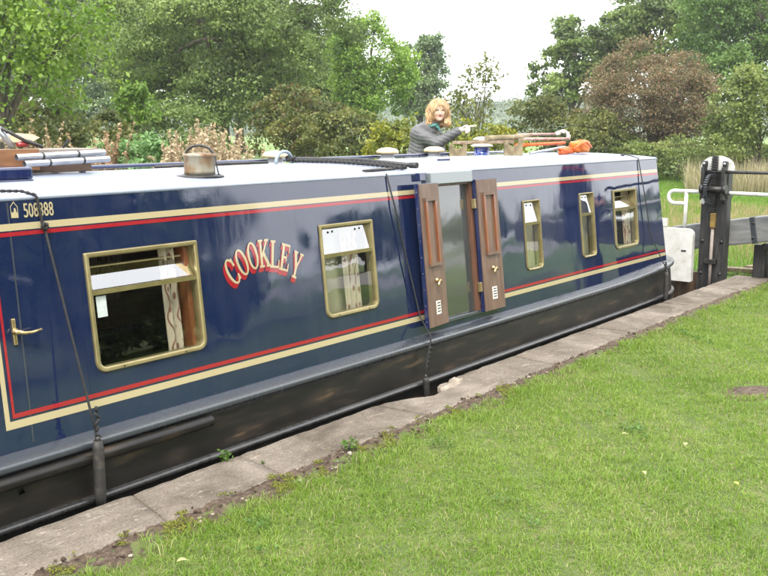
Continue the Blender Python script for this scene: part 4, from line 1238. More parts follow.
def blob(c, r_, seed, amp=.25, n=3, flat=None):
    bm = bmesh.new(); bmesh.ops.create_icosphere(bm, subdivisions=n, radius=1)
    rr_ = np.random.default_rng(seed); ph = rr_.uniform(0, 6, 9)
    for v in bm.verts:
        p = v.co.copy()
        d = 1 + amp * (.5 * math.sin(3.1 * p.x + ph[0]) * math.cos(2.7 * p.y + ph[1]) + .35 * math.sin(5.3 * p.z + 4.1 * p.x + ph[2]) + .25 * math.sin(8.7 * p.y - 6 * p.z + ph[3]) + .12 * math.sin(15 * p.x + 9 * p.y + ph[4]))
        # squarish
        q = Vector([math.copysign(abs(t) ** .6, t) for t in p]) * d
        v.co = Vector((q.x * r_[0], q.y * r_[1], q.z * r_[2])) + Vector(c)
    m = MB(); m.add([v.co for v in bm.verts], [tuple(q.index for q in f.verts) for f in bm.faces], True); bm.free()
    return m
bg = thing('orange_bag', (8.72, 4.42, rz(4.42)), 'bright orange nylon lifejacket bag slumped on the roof', 'bag')
blob((8.77, 4.40, rz(4.4) + .072), (.135, .068, .062), 5).build('bag_body', MAT['orange'], bg)
blob((8.50, 4.42, rz(4.4) + .035), (.14, .03, .03), 8, .4).build('strap', MAT['orange_red'], bg)
m = MB(); m.tube([(8.55, 4.36, rz(4.36) + .05), (8.62, 4.325, rz(4.36) + .10), (8.72, 4.31, rz(4.36) + .12), (8.84, 4.315, rz(4.36) + .07)], .012, 8); m.build('webbing', MAT['orange_red'], bg)

# ================================================================== LOCK GATE
GX = 10.50
gate = thing('lock_gate', (GX + .15, 3.6, -.34), 'lock gate with grey balance beam, black paddle post and white handrail', 'lock gate')
m = MB(); m.box((GX + .07, 3.552, .41), (.14, .142, 1.54), None, .012); m.build('paddle_post', MAT['black_timber'], gate)
m = MB(); m.box((GX + .07, 3.700, .41), (.14, .142, 1.54), None, .012); m.build('paddle_post', MAT['black_timber'], gate)
prof = [(3.80, 1.10)] + [(3.625 + .178 * math.cos(a), 1.20 + .155 * math.sin(a)) for a in np.linspace(math.pi, 0, 15)][::-1][::-1] + [(3.45, 1.10)]
n = len(prof); m = MB()
prof = [(3.803, 1.183), (3.803, 1.24), (3.785, 1.29), (3.74, 1.33), (3.68, 1.352), (3.625, 1.358), (3.57, 1.352), (3.51, 1.33), (3.465, 1.29), (3.447, 1.24), (3.447, 1.183)]
n = len(prof)
m.v = [(x, y, z) for x in (GX + .02, GX + .07) for y, z in prof]
m.f = [tuple(range(n)), tuple(range(n, 2 * n))[::-1]] + [(i, n + i, n + (i + 1) % n, (i + 1) % n) for i in range(n)]; m.sm = [False] * (n + 2)
m.build('white_head_board', MAT['white_metal'], gate)
m = MB(); m.box((GX - .03, 3.628, 1.05), (.04, .060, .62), None, .004)
rack = m.build('rack', MAT['iron'], gate)
for k in range(22):
    m = MB(); m.box((GX - .060, 3.628, .76 + k * .027), (.026, .058, .013)); m.build('tooth', MAT['steel'] if k % 1 else MAT['iron'], rack)
for y in (3.515, 3.738):
    m = MB(); m.box((GX - .05, y, 1.06), (.10, .040, .36), None, .01); m.box((GX - .03, y, 1.27), (.06, .05, .07), None, .01); m.build('gear_cheek', MAT['iron'], gate)
    m = MB(); m.lathe([(.016, 0), (.016, .012), (0, .014)], (GX - .062, y, 1.275), 10, M=Matrix.Rotation(R(-90), 3, 'Y')); m.build('bolt', MAT['steel'], gate)
m = MB(); m.tube([(GX - .085, 3.755, 1.0), (GX - .085, 3.495, 1.0)], .036, 12); m.tube([(GX - .085, 3.51, 1.0), (GX - .085, 3.47, 1.0)], .05, 12); m.tube([(GX - .085, 3.76, 1.0), (GX - .085, 3.72, 1.0)], .05, 12); m.build('gear_axle', MAT['iron'], gate)
m = MB(); m.lathe([(.125, -.016), (.148, -.016), (.148, .016), (.125, .016), (.125, -.016)], (GX - .085, 3.652, 1.0), 40, M=Matrix.Rotation(R(90), 3, 'X'))
for k in range(4):
    a = k * math.pi / 2; m.box((GX - .085 + .07 * math.cos(a), 3.652, 1.0 + .07 * math.sin(a)), (.14, .02, .02), Matrix.Rotation(-a, 3, 'Y'))
gw = m.build('gear_wheel', MAT['iron'], gate)
for k in range(36):
    a = k * 2 * math.pi / 36; m = MB(); m.box((GX - .085 + .156 * math.cos(a), 3.652, 1.0 + .156 * math.sin(a)), (.022, .034, .013), Matrix.Rotation(-a, 3, 'Y')); m.build('tooth', MAT['gunwale'], gw)
m = MB(); m.tube([(GX - .05, 3.74, 1.188), (GX - .05, 3.3, 1.189), (GX - .05, 2.55, 1.192)], .018, 10); m.build('windlass_shaft', MAT['iron'], gate)
m = MB(); m.box((GX - .10, 3.715, .865), (.02, .05, .055), Matrix.Rotation(.4, 3, 'X'), .006); m.build('pawl', MAT['white_metal'], gate)
m = MB(); m.box((GX - .04, 3.612, .655), (.05, .055, .165), None, .008); m.build('rod_coupling', MAT['yellow_iron'], gate)
m = MB(); m.tube([(GX - .035, 3.614, .58), (GX - .035, 3.620, -.2)], .018, 10); m.build('paddle_rod', MAT['greyboard'], gate)
m = MB(); m.box((GX - .035, 3.62, .20), (.07, .14, .05), None, .006); m.build('rod_guide', MAT['iron'], gate)
# balance beam, rising towards its landward end
m = MB(); a_ = math.atan(.176)
c = Vector((GX + .34, 2.66, .650)); L = 3.1
m.box(c, (.24, L, .285), Matrix.Rotation(-a_, 3, 'X'), .018); m.build('balance_beam', MAT['grey_beam'], gate)
prof = rr(3.815, 4.36, -.05, .545, .07, .01, 6)
n = len(prof); m = MB()
m.v = [(x, y, z) for x in (GX - .08, GX - .01) for y, z in prof]
m.f = [tuple(range(n)), tuple(range(n, 2 * n))[::-1]] + [(i, n + i, n + (i + 1) % n, (i + 1) % n) for i in range(n)]; m.sm = [False] * (n + 2)
wb = m.build('white_end_board', MAT['white_metal'], gate)
m = MB(); m.box((GX - .084, 3.91, .30), (.006, .055, .014)); m.build('slot', MAT['iron'], wb)
m = MB(); m.box((GX - .03, 4.19, .60), (.07, .10, .09), None, .01); m.build('white_block', MAT['white_metal'], gate)
m = MB()
pts = [(GX + .06, 3.955, .818), (GX + .06, 4.10, .818)] + [(GX + .06, 4.10 + .07 * math.sin(a), .888 - .07 * math.cos(a)) for a in np.linspace(.2, math.pi - .2, 9)] + [(GX + .06, 4.10, .958), (GX + .06, 3.8, .957), (GX + .06, 3.0, .953), (GX + .06, 1.6, .95)]
m.tube(pts, .022, 10); m.tube([(GX + .06, 3.965, .957), (GX + .06, 3.965, .50)], .021, 10); m.tube([(GX + .06, 2.6, .95), (GX + .06, 2.6, .70)], .021, 10)
m.build('handrail', MAT['white_metal'], gate)
for k in range(7):
    m = MB(); y = 3.80 + k * .28
    m.box((GX + .12 + .004 * (k % 2), y + .14, -.42), (.06, .272, .93), None, .008); m.build('gate_board', MAT['brown_timber'], gate)
for z in (.06, .42, .86):
    for y in (3.52, 3.73):
        m = MB(); m.lathe([(.020, 0), (.020, .006), (.011, .008), (.011, .020), (0, .021)], (GX - .001, y, z), 6, M=Matrix.Rotation(R(-90), 3, 'Y')); m.build('bolt', MAT['iron'], gate)
m = MB(); m.box((GX + .066, 3.626, .93), (.155, .305, .05), None, .004); m.build('iron_strap', MAT['iron'], gate)
for yy in (3.25, 2.0):
    zz = .650 - (yy - 2.66) * .176
    m = MB(); m.box((GX + .34, yy, zz), (.252, .06, .297), Matrix.Rotation(-a_, 3, 'X'), .006); bs_ = m.build('iron_strap', MAT['gunwale'], gate)
    for dz in (-.08, .08):
        m = MB(); m.lathe([(.016, 0), (.016, .008), (0, .012)], (GX + .213, yy, zz + dz), 6, M=Matrix.Rotation(R(-90), 3, 'Y')); m.build('bolt', MAT['iron'], bs_)
# old timbers heaped behind the coping's end
tb = thing('timber_frame', (11.05, 2.9, 0), 'low black timber frame beneath the grey balance beam', 'timber frame')
for (x, y, z, sx, sy, sz) in ((10.95, 3.22, .17, .14, .13, .40), (10.95, 2.85, .17, .12, .56, .32), (10.93, 2.86, .36, .20, .66, .06), (10.95, 2.45, .17, .14, .14, .40)):
    m = MB(); m.box((x, y, z), (sx, sy, sz), None, .012); m.build('timber', MAT['black_timber'], tb)
for k, (x, y, z, L, a, lab) in enumerate([(11.15, 3.42, .035, .62, 1.75, 'short brown plank lying on the ground behind the paddle post'), (11.35, 3.22, .04, .55, 1.45, 'brown plank offcut on the ground under the balance beam')]):
    m = MB(); m.box((x, y, z), (L, .14, .05), Matrix.Rotation(a, 3, 'Z'), .006); single(m, 'plank', MAT['old_wood'], lab, 'plank', (x, y, z - .03))

# ================================================================== VEGETATION
def unit(a):
    return a / (np.linalg.norm(a, axis=-1, keepdims=True) + 1e-9)

def leaf_mesh(P, size, outv, col, r_, name, parent, aspect=.62, mat='leaf', upb=.35, outb=.5):
    """one folded, leaf-shaped face pair per point"""
    n = len(P)
    nn = unit(r_.normal(size=(n, 3)) + outv * outb + np.array([0, 0, upb]))
    t = unit(np.cross(nn, r_.normal(size=(n, 3))))
    b = np.cross(nn, t)
    L = (size * r_.uniform(.65, 1.35, n))[:, None]
    W = L * aspect
    V = np.empty((n, 4, 3), np.float32)
    V[:, 0] = P - t * L * .5
    V[:, 1] = P + b * W * .5 + nn * L * .10
    V[:, 2] = P + t * L * .5
    V[:, 3] = P - b * W * .5 + nn * L * .10
    F = np.arange(n * 4, dtype=np.int32).reshape(n, 4)
    return np_mesh(name, V.reshape(-1, 3), F, MAT[mat], parent=parent, col=np.repeat(col, 4, 0))

def mixcol(pal, k):
    """k in 0..1 -> colour along the palette"""
    pal = np.array(pal, float)
    x = np.clip(k, 0, .999) * (len(pal) - 1)
    i = x.astype(int); f = (x - i)[:, None]
    return pal[i] * (1 - f) + pal[i + 1] * f

def crown_points(C_, Rd, nl, nleaf, r_, lobe=.34, shell=(.35, .95), sub=16, spread=.26, low=-.55, boxy=1.0):
    d = unit(r_.normal(size=(nl * 3, 3)))
    d = d[d[:, 2] > low][:nl]
    nl = len(d)
    rad = r_.uniform(shell[0], shell[1], nl) ** .7
    lc = C_ + d * rad[:, None] * Rd * (1 - lobe * .55)
    lr = lobe * r_.uniform(.65, 1.25, nl)
    # twig tufts on each lobe
    sd_ = unit(r_.normal(size=(nl, sub, 3)) + np.array([0, 0, .45]) + d[:, None] * .6)
    sc = lc[:, None] + sd_ * (lr[:, None, None] * Rd) * r_.uniform(.55, 1.05, (nl, sub, 1))
    w = np.repeat(lr ** 2, sub); w /= w.sum()
    pick = r_.choice(nl * sub, nleaf, p=w)
    sp = spread * np.repeat(lr, sub)[pick]
    sp = sp * np.repeat(r_.uniform(.55, 1.25, nl * sub)[None], 1, 0).ravel()[pick]
    P = sc.reshape(-1, 3)[pick] + np.clip(r_.normal(size=(nleaf, 3)), -2.2, 2.2) * (sp[:, None] * Rd * np.array([1, 1, .50]))
    tone = r_.normal(size=nl * sub)[pick] * .15 + np.repeat(r_.normal(size=nl), sub)[pick] * .16
    outv = unit(P - np.repeat(lc, sub, 0)[pick])
    return P, outv, tone, lc

def tree(name, px, d, zc, rx, rzv, nleaf, pal, label, cat='tree', nl=38, size=.17, trunk_r=.22, lobe=.34, shell=(.35, .95), sub=16, spread=.26,
         low=-.55, seed=1, group=None, limbs=14, xy=None, lean=(0, 0), z0=0, yel=None, upb=.35, aspect=.62, fork=.35, trunkmat='bark'):
    r_ = np.random.default_rng(seed)
    x, y = xy if xy else spot(px, d)
    t = thing(name, (x, y, z0 - .03), label, cat, group)
    Cn = np.array([x + lean[0], y + lean[1], zc]); Rd = np.array([rx, rx, rzv])
    P, outv, tone, lc = crown_points(Cn, Rd, nl, nleaf, r_, lobe, shell, sub, spread, low)
    keep = P[:, 2] > z0 + .02
    P, outv, tone = P[keep], outv[keep], tone[keep]
    k = .5 + tone + r_.normal(size=len(P)) * .12
    col = mixcol(pal, k) * r_.uniform(.82, 1.18, (len(P), 1))
    if yel is not None:
        s_ = r_.random(len(P)) < yel[0]
        col[s_] = np.array(yel[1]) * r_.uniform(.8, 1.2, (s_.sum(), 1))
    leaf_mesh(P, size, outv, col, r_, 'crown', t, upb=upb, aspect=aspect)
    # trunk and limbs
    m = MB()
    base = Vector((x, y, z0 - .1)); top = Vector((Cn[0], Cn[1], zc + rzv * .35))
    fk = base.lerp(top, fork)
    pts = []
    for i in range(9):
        q = i / 8
        p = base.lerp(top, q); pts.append(p + Vector((math.sin(q * 5 + seed) * .06 * rx * q, math.cos(q * 4 + seed) * .06 * rx * q, 0)))
    m.tube(pts, [trunk_r * (1.35 if i == 0 else 1 - .75 * i / 8) for i in range(9)], 9)
    sel = r_.choice(len(lc), min(limbs, len(lc)), replace=False)
    for j in sel:
        e = Vector(lc[j]); q = r_.uniform(fork * .8, .85)
        s_ = pts[int(q * 8)]
        mid = s_.lerp(e, .5) + Vector((r_.normal() * .08 * rx, r_.normal() * .08 * rx, .06 * rzv))
        r0 = trunk_r * (.55 - .35 * q)
        e2 = e + (e - mid) * .45
        m.tube([s_, s_.lerp(mid, .55) + Vector((0, 0, .03 * rzv)), mid, mid.lerp(e, .55), e, e2], [r0, r0 * .8, r0 * .62, r0 * .45, r0 * .3, r0 * .08], 6)
        for _ in range(3):
            f_ = e + Vector(r_.normal(size=3) * np.array([rx, rx, rzv]) * lobe * .75)
            m.tube([mid.lerp(e, .6), mid.lerp(f_, .75), f_], [r0 * .3, r0 * .2, r0 * .05], 5)
    m.build('trunk', MAT[trunkmat], t)
    return t

def PAL(p, k=1.45): return [tuple(min(.5, c * k) for c in q) for q in p]
OAK = [(.018, .028, .008), (.042, .064, .017), (.074, .104, .027), (.108, .138, .042)]
OAK2 = [(.030, .046, .024), (.050, .076, .034), (.076, .106, .046), (.10, .13, .06)]
ASH = [(.045, .085, .014), (.085, .145, .022), (.125, .195, .03), (.16, .23, .045)]
LIME = [(.05, .10, .012), (.09, .16, .02), (.135, .21, .028), (.17, .235, .05)]
OLIVE = [(.025, .036, .011), (.055, .07, .018), (.085, .095, .024), (.12, .12, .035)]
YELLOW = [(.05, .07, .012), (.10, .12, .016), (.16, .165, .018), (.22, .205, .03)]
HAW = [(.050, .038, .020), (.105, .072, .038), (.155, .105, .058), (.19, .145, .085)]
BRAM = [(.04, .06, .016), (.075, .105, .025), (.11, .14, .035), (.15, .165, .055)]
FARG = [(.05, .07, .045), (.075, .10, .06), (.10, .125, .075)]
OAK, OAK2, ASH, LIME, OLIVE, YELLOW, HAW, BRAM, FARG = [PAL(p, k) for p, k in ((OAK, 2.1), (OAK2, 2.1), (ASH, 1.6), (LIME, 1.15), (OLIVE, 1.5), (YELLOW, 1.35), (HAW, 1.5), (BRAM, 1.45), (FARG, 1.5))]
T_ = 'trees behind the lock'
B_ = 'bushes beyond the far bank'
# left to right
tree('ash_tree', 4, 21, 3.1, 1.9, 2.7, 15000, LIME, 'pale green tree with a slim trunk at the left edge', nl=26, size=.11, trunk_r=.13, lobe=.36, seed=3, group=T_, shell=(.3, 1), limbs=12, spread=.30)
tree('oak_tree', 74, 50, 5.4, 4.9, 5.6, 40000, OAK2, 'grey-green oak between the left edge tree and the great oak', nl=70, size=.16, trunk_r=.32, seed=4, group=T_, lobe=.25, sub=20, spread=.21)
tree('oak_tree', 222, 37, 5.0, 4.9, 4.7, 105000, OAK, 'great dark green oak behind the rusty chimney, largest tree on the left', nl=95, size=.12, trunk_r=.42, seed=5, group=T_, lobe=.24, sub=24, spread=.20, low=-.75)
tree('oak_tree', 308, 55, 4.3, 3.5, 4.0, 26000, OAK, 'dark tree between the great oak and the pale ash', nl=44, size=.21, trunk_r=.3, seed=16, group=T_, lobe=.30)
tree('sapling', 137, 27, 1.9, .62, 1.05, 2600, LIME, 'bright green sapling in front of the great oak', nl=14, size=.12, trunk_r=.03, seed=6, group=T_, lobe=.42, limbs=6)
tree('ash_tree', 372, 43, 4.1, 2.05, 2.9, 30000, ASH, 'bright yellow-green ash tree left of the woman', nl=36, size=.125, trunk_r=.16, seed=7, group=T_, lobe=.33, sub=18, low=-.8)
tree('oak_tree', 420, 62, 4.2, 2.0, 3.4, 12000, OAK2, 'dark tree partly hidden behind the bright ash', nl=26, size=.21, trunk_r=.2, seed=8, group=T_, lobe=.34)
tree('birch_tree', 476, 29, 2.1, 1.15, 1.75, 1500, OLIVE, 'thin sparse tree with bare branches right of the woman', nl=26, size=.11, trunk_r=.05, seed=9, group=T_, lobe=.30, limbs=24, spread=.35, fork=.2)
tree('oak_tree', 572, 51, 4.6, 2.5, 2.6, 15000, OAK, 'dark oak with a drooping branch at the left of the right-hand trees', nl=30, size=.20, trunk_r=.24, seed=10, group=T_, lobe=.30, low=-.6, shell=(.5, 1), sub=14)
tree('oak_tree', 655, 53, 6.0, 3.4, 3.2, 26000, OAK, 'dark green oak behind the russet hawthorn', nl=40, size=.20, trunk_r=.32, seed=11, group=T_, lobe=.30)
tree('oak_tree', 748, 45, 5.3, 4.3, 4.6, 60000, PAL([(.020, .040, .010), (.042, .080, .018), (.07, .118, .026), (.10, .15, .04)], 1.6), 'tall green oak filling the top right corner', nl=80, sub=20, spread=.21, size=.14, trunk_r=.36, seed=12, group=T_, lobe=.25)
tree('hawthorn', 652, 36, 2.35, 2.45, 2.3, 70000, HAW, 'big domed russet-brown hawthorn behind the paddle post', nl=90, size=.072, trunk_r=.14, seed=13, group=T_, lobe=.26, sub=18, shell=(.55, 1), limbs=40, low=-.95, spread=.30, yel=(.30, (.10, .115, .045)), upb=.6)
tree('bush', 760, 30, 1.75, 1.75, 1.75, 15000, BRAM, 'tall soft green bush at the right edge', cat='bush', nl=40, size=.10, trunk_r=.06, seed=14, group=B_, lobe=.30, sub=14)
tree('bush', 600, 34, 1.0, 1.5, 1.35, 9000, OLIVE, 'olive scrub bush left of the russet hawthorn', cat='bush', nl=30, size=.10, trunk_r=.05, seed=15, group=B_, lobe=.32)
tree('bush', 545, 36, 1.25, 1.9, 1.55, 11000, OLIVE, 'wide olive scrub bush behind the pole ends', cat='bush', nl=30, size=.11, trunk_r=.05, seed=17, group=B_, lobe=.32, yel=(.1, (.14, .13, .03)))
tree('bush', 462, 22, .95, .85, .95, 5200, YELLOW, 'yellow-green bush beneath the pointing hand', cat='bush', nl=22, size=.085, trunk_r=.04, seed=18, group=B_, lobe=.34)
tree('bush', 498, 26, .85, .8, .85, 3800, YELLOW, 'yellowish bush behind the blue chimney cap', cat='bush', nl=20, size=.09, trunk_r=.04, seed=19, group=B_, lobe=.34)
tree('bush', 400, 21, .95, .8, 1.05, 5600, YELLOW, 'yellow-green bush just left of the woman', cat='bush', nl=22, size=.085, trunk_r=.04, seed=20, group=B_, lobe=.34)
tree('bush', 352, 25, 1.15, 1.2, 1.25, 8500, OLIVE, 'dark olive bush left of the yellow-green one', cat='bush', nl=28, size=.095, trunk_r=.05, seed=21, group=B_, lobe=.32)
tree('bush', 300, 27, 1.35, 1.6, 1.55, 11000, OLIVE, 'brownish green bush under the right side of the great oak', cat='bush', nl=34, size=.10, trunk_r=.06, seed=22, group=B_, lobe=.30, yel=(.12, (.12, .075, .025)))
tree('bush', 175, 30, 1.2, 1.9, 1.45, 9000, OAK, 'dark bush beneath the middle of the great oak', cat='bush', nl=28, size=.11, trunk_r=.06, seed=23, group=B_, lobe=.32)
tree('bush', 92, 19, 1.0, .95, 1.1, 7500, [(.03, .042, .011), (.065, .08, .02), (.10, .115, .03), (.14, .14, .045)], 'olive green bush between the two nearer dry docks at left', cat='bush', nl=26, size=.08, trunk_r=.04, seed=24, group=B_, lobe=.32)
tree('bush', 108, 45, 1.9, 2.6, 2.2, 9000, OAK2, 'grey-green thicket in the gap below the left oaks', cat='bush', nl=30, size=.15, trunk_r=.06, seed=44, group=B_, lobe=.32)
tree('bush', 30, 25, 1.2, 1.7, 1.5, 9000, OLIVE, 'dark bush at the foot of the left edge tree', cat='bush', nl=28, size=.10, trunk_r=.05, seed=25, group=B_, lobe=.32)
tree('nettle_patch', 128, 15.5, .88, .66, .78, 5200, [(.09, .17, .05), (.15, .26, .09), (.20, .33, .13)], 'pale green nettles in the gap left of the rusty chimney', cat='nettles', nl=26, size=.075, trunk_r=.012, seed=26, lobe=.30, limbs=20)
for k, (px, d, zc, rx, rz_, pal, lab) in enumerate([(632, 33, .55, 1.3, .75, BRAM, 'low bramble mound beyond the end of the roof'), (680, 32, .6, 1.5, .8, BRAM, 'low bramble mound left of the paddle post top'),
                                          (735, 34, .6, 1.6, .85, OLIVE, 'low dark bramble behind the dry grass at right'), (775, 33, .55, 1.4, .8, BRAM, 'low bramble mound at the far right edge')]):
    tree('bramble', px, d, zc, rx, rz_, 6500, pal, lab, cat='bramble', nl=26, size=.09, trunk_r=.03, seed=30 + k, group='brambles along the meadow hedge', lobe=.34, limbs=6)
tree('oak_tree', 18, 66, 6.2, 5.6, 6.0, 18000, OAK2, 'hazy grey-green tree far behind the left edge tree', nl=40, size=.27, trunk_r=.34, seed=41, group=T_, lobe=.32)
tree('oak_tree', 135, 60, 6.0, 5.2, 6.0, 18000, OAK2, 'far grey-green tree showing between the two oaks at left', nl=40, size=.26, trunk_r=.34, seed=42, group=T_, lobe=.32)
tree('oak_tree', 240, 64, 6.2, 5.0, 6.0, 16000, OAK, 'far dark tree directly behind the great oak', nl=40, size=.27, trunk_r=.34, seed=43, group=T_, lobe=.32)
# a wood on the far rise
r_ = np.random.default_rng(50)
xs = np.linspace(-150, 150, 61); V = []
hx, hy = spot(500, 190)
ux, uy = unit(np.array([hx, hy])); rxv, ryv = uy, -ux
for s_ in xs:
    hgt = 7.2 + 1.2 * math.sin(s_ * .035 + 1) + .5 * math.sin(s_ * .11)
    for (f_, q) in ((0, 0), (25, .8), (60, 1), (140, .8), (200, -.1)):
        V.append((hx + rxv * s_ + ux * f_, hy + ryv * s_ + uy * f_, -.5 + hgt * q))
F = [(i * 5 + j, (i + 1) * 5 + j, (i + 1) * 5 + j + 1, i * 5 + j + 1) for i in range(60) for j in range(4)]
np_mesh('hill', V, F, MAT['hill'], smooth=True)['kind'] = 'structure'
n = 42000
s_ = r_.uniform(-150, 150, n); f_ = r_.uniform(0, 60, n)
hgt = (7.2 + 1.2 * np.sin(s_ * .035 + 1) + .5 * np.sin(s_ * .11)) * np.interp(f_, [0, 25, 60], [0, .8, 1]) - .5
lump = 1.6 * (np.sin(s_ * .9 + np.sin(f_ * .3) * 2) * np.cos(f_ * .45 + s_ * .13)) + .8 * np.sin(s_ * 2.3 + f_)
P = np.stack([hx + rxv * s_ + ux * f_, hy + ryv * s_ + uy * f_, hgt + np.abs(lump) * r_.uniform(.2, 1.2, n)], -1)
col = mixcol(FARG, .5 + .2 * np.sin(s_ * .5) + r_.normal(size=n) * .2)
wd = leaf_mesh(P, .75, np.tile(np.array([-ux, -uy, .5]), (n, 1)), col, r_, 'far_woodland', None)
tag(wd, 'pale distant wood on the rise behind the sparse tree', 'woodland', kind='stuff')

# trees on the towing-path side, behind and beside the photographer (they show in the paintwork)
Q_ = 'trees behind the photographer'
for k, (hx_, hy_, rr_, zt_, lab) in enumerate([(4.6, -5.0, 1.5, 3.2, 'dark laurel mirrored beside the bow door handle'), (6.7, -5.2, 1.5, 3.0, 'dark laurel mirrored in the big window'), (8.8, -5.3, 1.5, 2.35, 'dark laurel mirrored left of the painted name'),
                                   (10.8, -5.8, 1.5, 1.8, 'lower dark laurel mirrored below the painted name'), (2.4, -5.0, 1.6, 3.4, 'dark laurel behind the photographer')]):
    tree('laurel_bush', 0, 0, zt_ * .5, rr_, zt_ * .5, 9000, PAL(OAK, .62), lab, cat='bush', nl=34, size=.13, trunk_r=.06, seed=90 + k, group='laurels behind the photographer', lobe=.34, xy=(hx_, hy_), limbs=6, low=-.95)
def polar(a, d): return (d * math.cos(R(a)), 7.44 + d * math.sin(R(a)))     # bearing as it is mirrored in the cabin side
for k, (a, d, zc, rx, rzv, n, lab) in enumerate([(-66, 29, 6.4, 5.0, 5.6, 15000, 'big oak reflected in the paint near the bow door handle'),
                                        (-57.5, 28, 5.0, 3.6, 4.6, 13000, 'dense oak reflected between the bow door and the big window'),
                                        (-84, 32, 6.0, 5.0, 5.2, 10000, 'oak at the side of the lawn, well right of the camera'),
                                        (-51.5, 44, 2.9, 3.4, 2.6, 9000, 'broad low oak reflected left of the painted name'),
                                        (-40, 90, 2.6, 6.5, 2.3, 6000, 'round tree reflected in the paint below the painted name'),
                                        (-34, 120, 2.3, 8.5, 2.0, 6000, 'far low tree reflected beside the side doors'),
                                        (-27, 125, 2.2, 8.0, 1.9, 6000, 'far bushy tree reflected among the narrow windows'),
                                        (-20, 130, 2.2, 9.0, 1.9, 6000, 'far bushy tree reflected near the last window')]):
    tree('oak_tree', 0, 0, zc, rx, rzv, n, OAK, lab, nl=34, size=.36 if d < 60 else .6, trunk_r=.3, seed=60 + k, group=Q_, lobe=.34, xy=polar(a, d), limbs=8)

# dry docks and willowherb
def dry_clump(px, d, h, rad, nst, label, seed, pal=((.27, .20, .125), (.40, .31, .20), (.52, .42, .29))):
    r_ = np.random.default_rng(seed)
    x, y = spot(px, d)
    t = thing('dry_dock', (x, y, 0), label, 'dry plant', 'dry docks and willowherb on the far bank')
    m = MB()
    pts = []
    for _ in range(nst):
        a = r_.uniform(0, 6.28); q = rad * math.sqrt(r_.random())
        b = np.array([x + q * math.cos(a), y + q * math.sin(a), -.05]); hh = h * r_.uniform(.65, 1.05) * (1 - .25 * (q / rad) ** 2)
        lean = np.array([r_.normal() * .12, r_.normal() * .12, 0]) * hh
        e = b + lean + np.array([0, 0, hh])
        m.tube([b, (b + e) / 2 + lean * -.1, e], [.007, .006, .003], 4, caps=False)
        n = 75
        u = r_.uniform(.30, 1.03, n)[:, None]
        pts.append(b * (1 - u) + e * u + r_.normal(size=(n, 3)) * np.array([.05, .05, .04]) * (1.25 - u))
    m.build('stems', MAT['old_wood'], t)
    P = np.concatenate(pts)
    col = mixcol(pal, r_.uniform(0, 1, len(P)))
    leaf_mesh(P, .055, unit(r_.normal(size=P.shape)), col, r_, 'seed_heads', t, mat='dry')
dry_clump(207, 14.5, 1.80, .62, 190, 'broad clump of tan dry docks just behind the rusty chimney', 71)
dry_clump(178, 14.2, 1.66, .28, 50, 'small tan dry dock at the left of the broad clump', 72)
dry_clump(95, 15.0, 1.78, .22, 40, 'tall dry dock left of the galvanised tube ends', 73, ((.20, .12, .07), (.30, .19, .11), (.36, .26, .16)))
dry_clump(40, 16.0, 1.82, .35, 46, 'dry dock behind the folded chair', 74, ((.20, .13, .07), (.28, .20, .11), (.34, .27, .16)))
dry_clump(112, 17, 1.55, .3, 36, 'thin dry dock between the olive bush and the nettles', 75)

# ---- grasses
def blades(P, h, w, lean, col, name, kind='stuff', mat='grass', seed=0, parent=None):
    r_ = np.random.default_rng(seed)
    n = len(P)
    a = r_.uniform(0, 2 * np.pi, n)
    side_ = np.stack([np.cos(a), np.sin(a), np.zeros(n)], -1)
    b = r_.uniform(0, 2 * np.pi, n)
    ln = np.stack([np.cos(b), np.sin(b), np.zeros(n)], -1) * (lean * np.abs(r_.normal(size=n)))[:, None]
    h = h[:, None]; w = w[:, None]
    up = np.array([0, 0, 1.0])
    V = np.empty((n, 5, 3), np.float32)
    V[:, 0] = P - side_ * w * .5
    V[:, 1] = P + side_ * w * .5
    V[:, 2] = P + ln * h * .35 + up * h * .6 - side_ * w * .42
    V[:, 3] = P + ln * h * .35 + up * h * .6 + side_ * w * .42
    V[:, 4] = P + ln * h * 1.1 + up * h * (1 - .35 * np.clip(np.linalg.norm(ln, axis=1, keepdims=True), 0, 1.5))
    i = np.arange(n)[:, None] * 5
    F = np.concatenate([i + np.array([[0, 1, 3]]), i + np.array([[0, 3, 2]]), i + np.array([[2, 3, 4]])], 1).reshape(-1, 3)
    o = np_mesh(name, V.reshape(-1, 3), F, MAT[mat], parent=parent, col=np.repeat(col, 5, 0))
    if kind: o['kind'] = kind
    return o

def lawn_cols(x, y, r_):
    n = len(x)
    big = vnoise(x, y, 1.1, 2) * .65 + vnoise(x, y, 3.2, 5) * .5 + vnoise(x, y, 8.5, 6) * .3
    pal = [(.075, .145, .016), (.135, .228, .028), (.195, .290, .046), (.265, .335, .090)]
    c = mixcol(pal, .56 + .26 * big + r_.normal(size=n) * .17)
    straw = r_.random(n) < np.clip(.10 + .13 * vnoise(x, y, 1.9, 9) + .08 * vnoise(x, y, 5.3, 4), .015, .4)
    c[straw] = mixcol([(.22, .24, .08), (.31, .30, .13), (.39, .36, .19)], r_.random(straw.sum()))
    return c

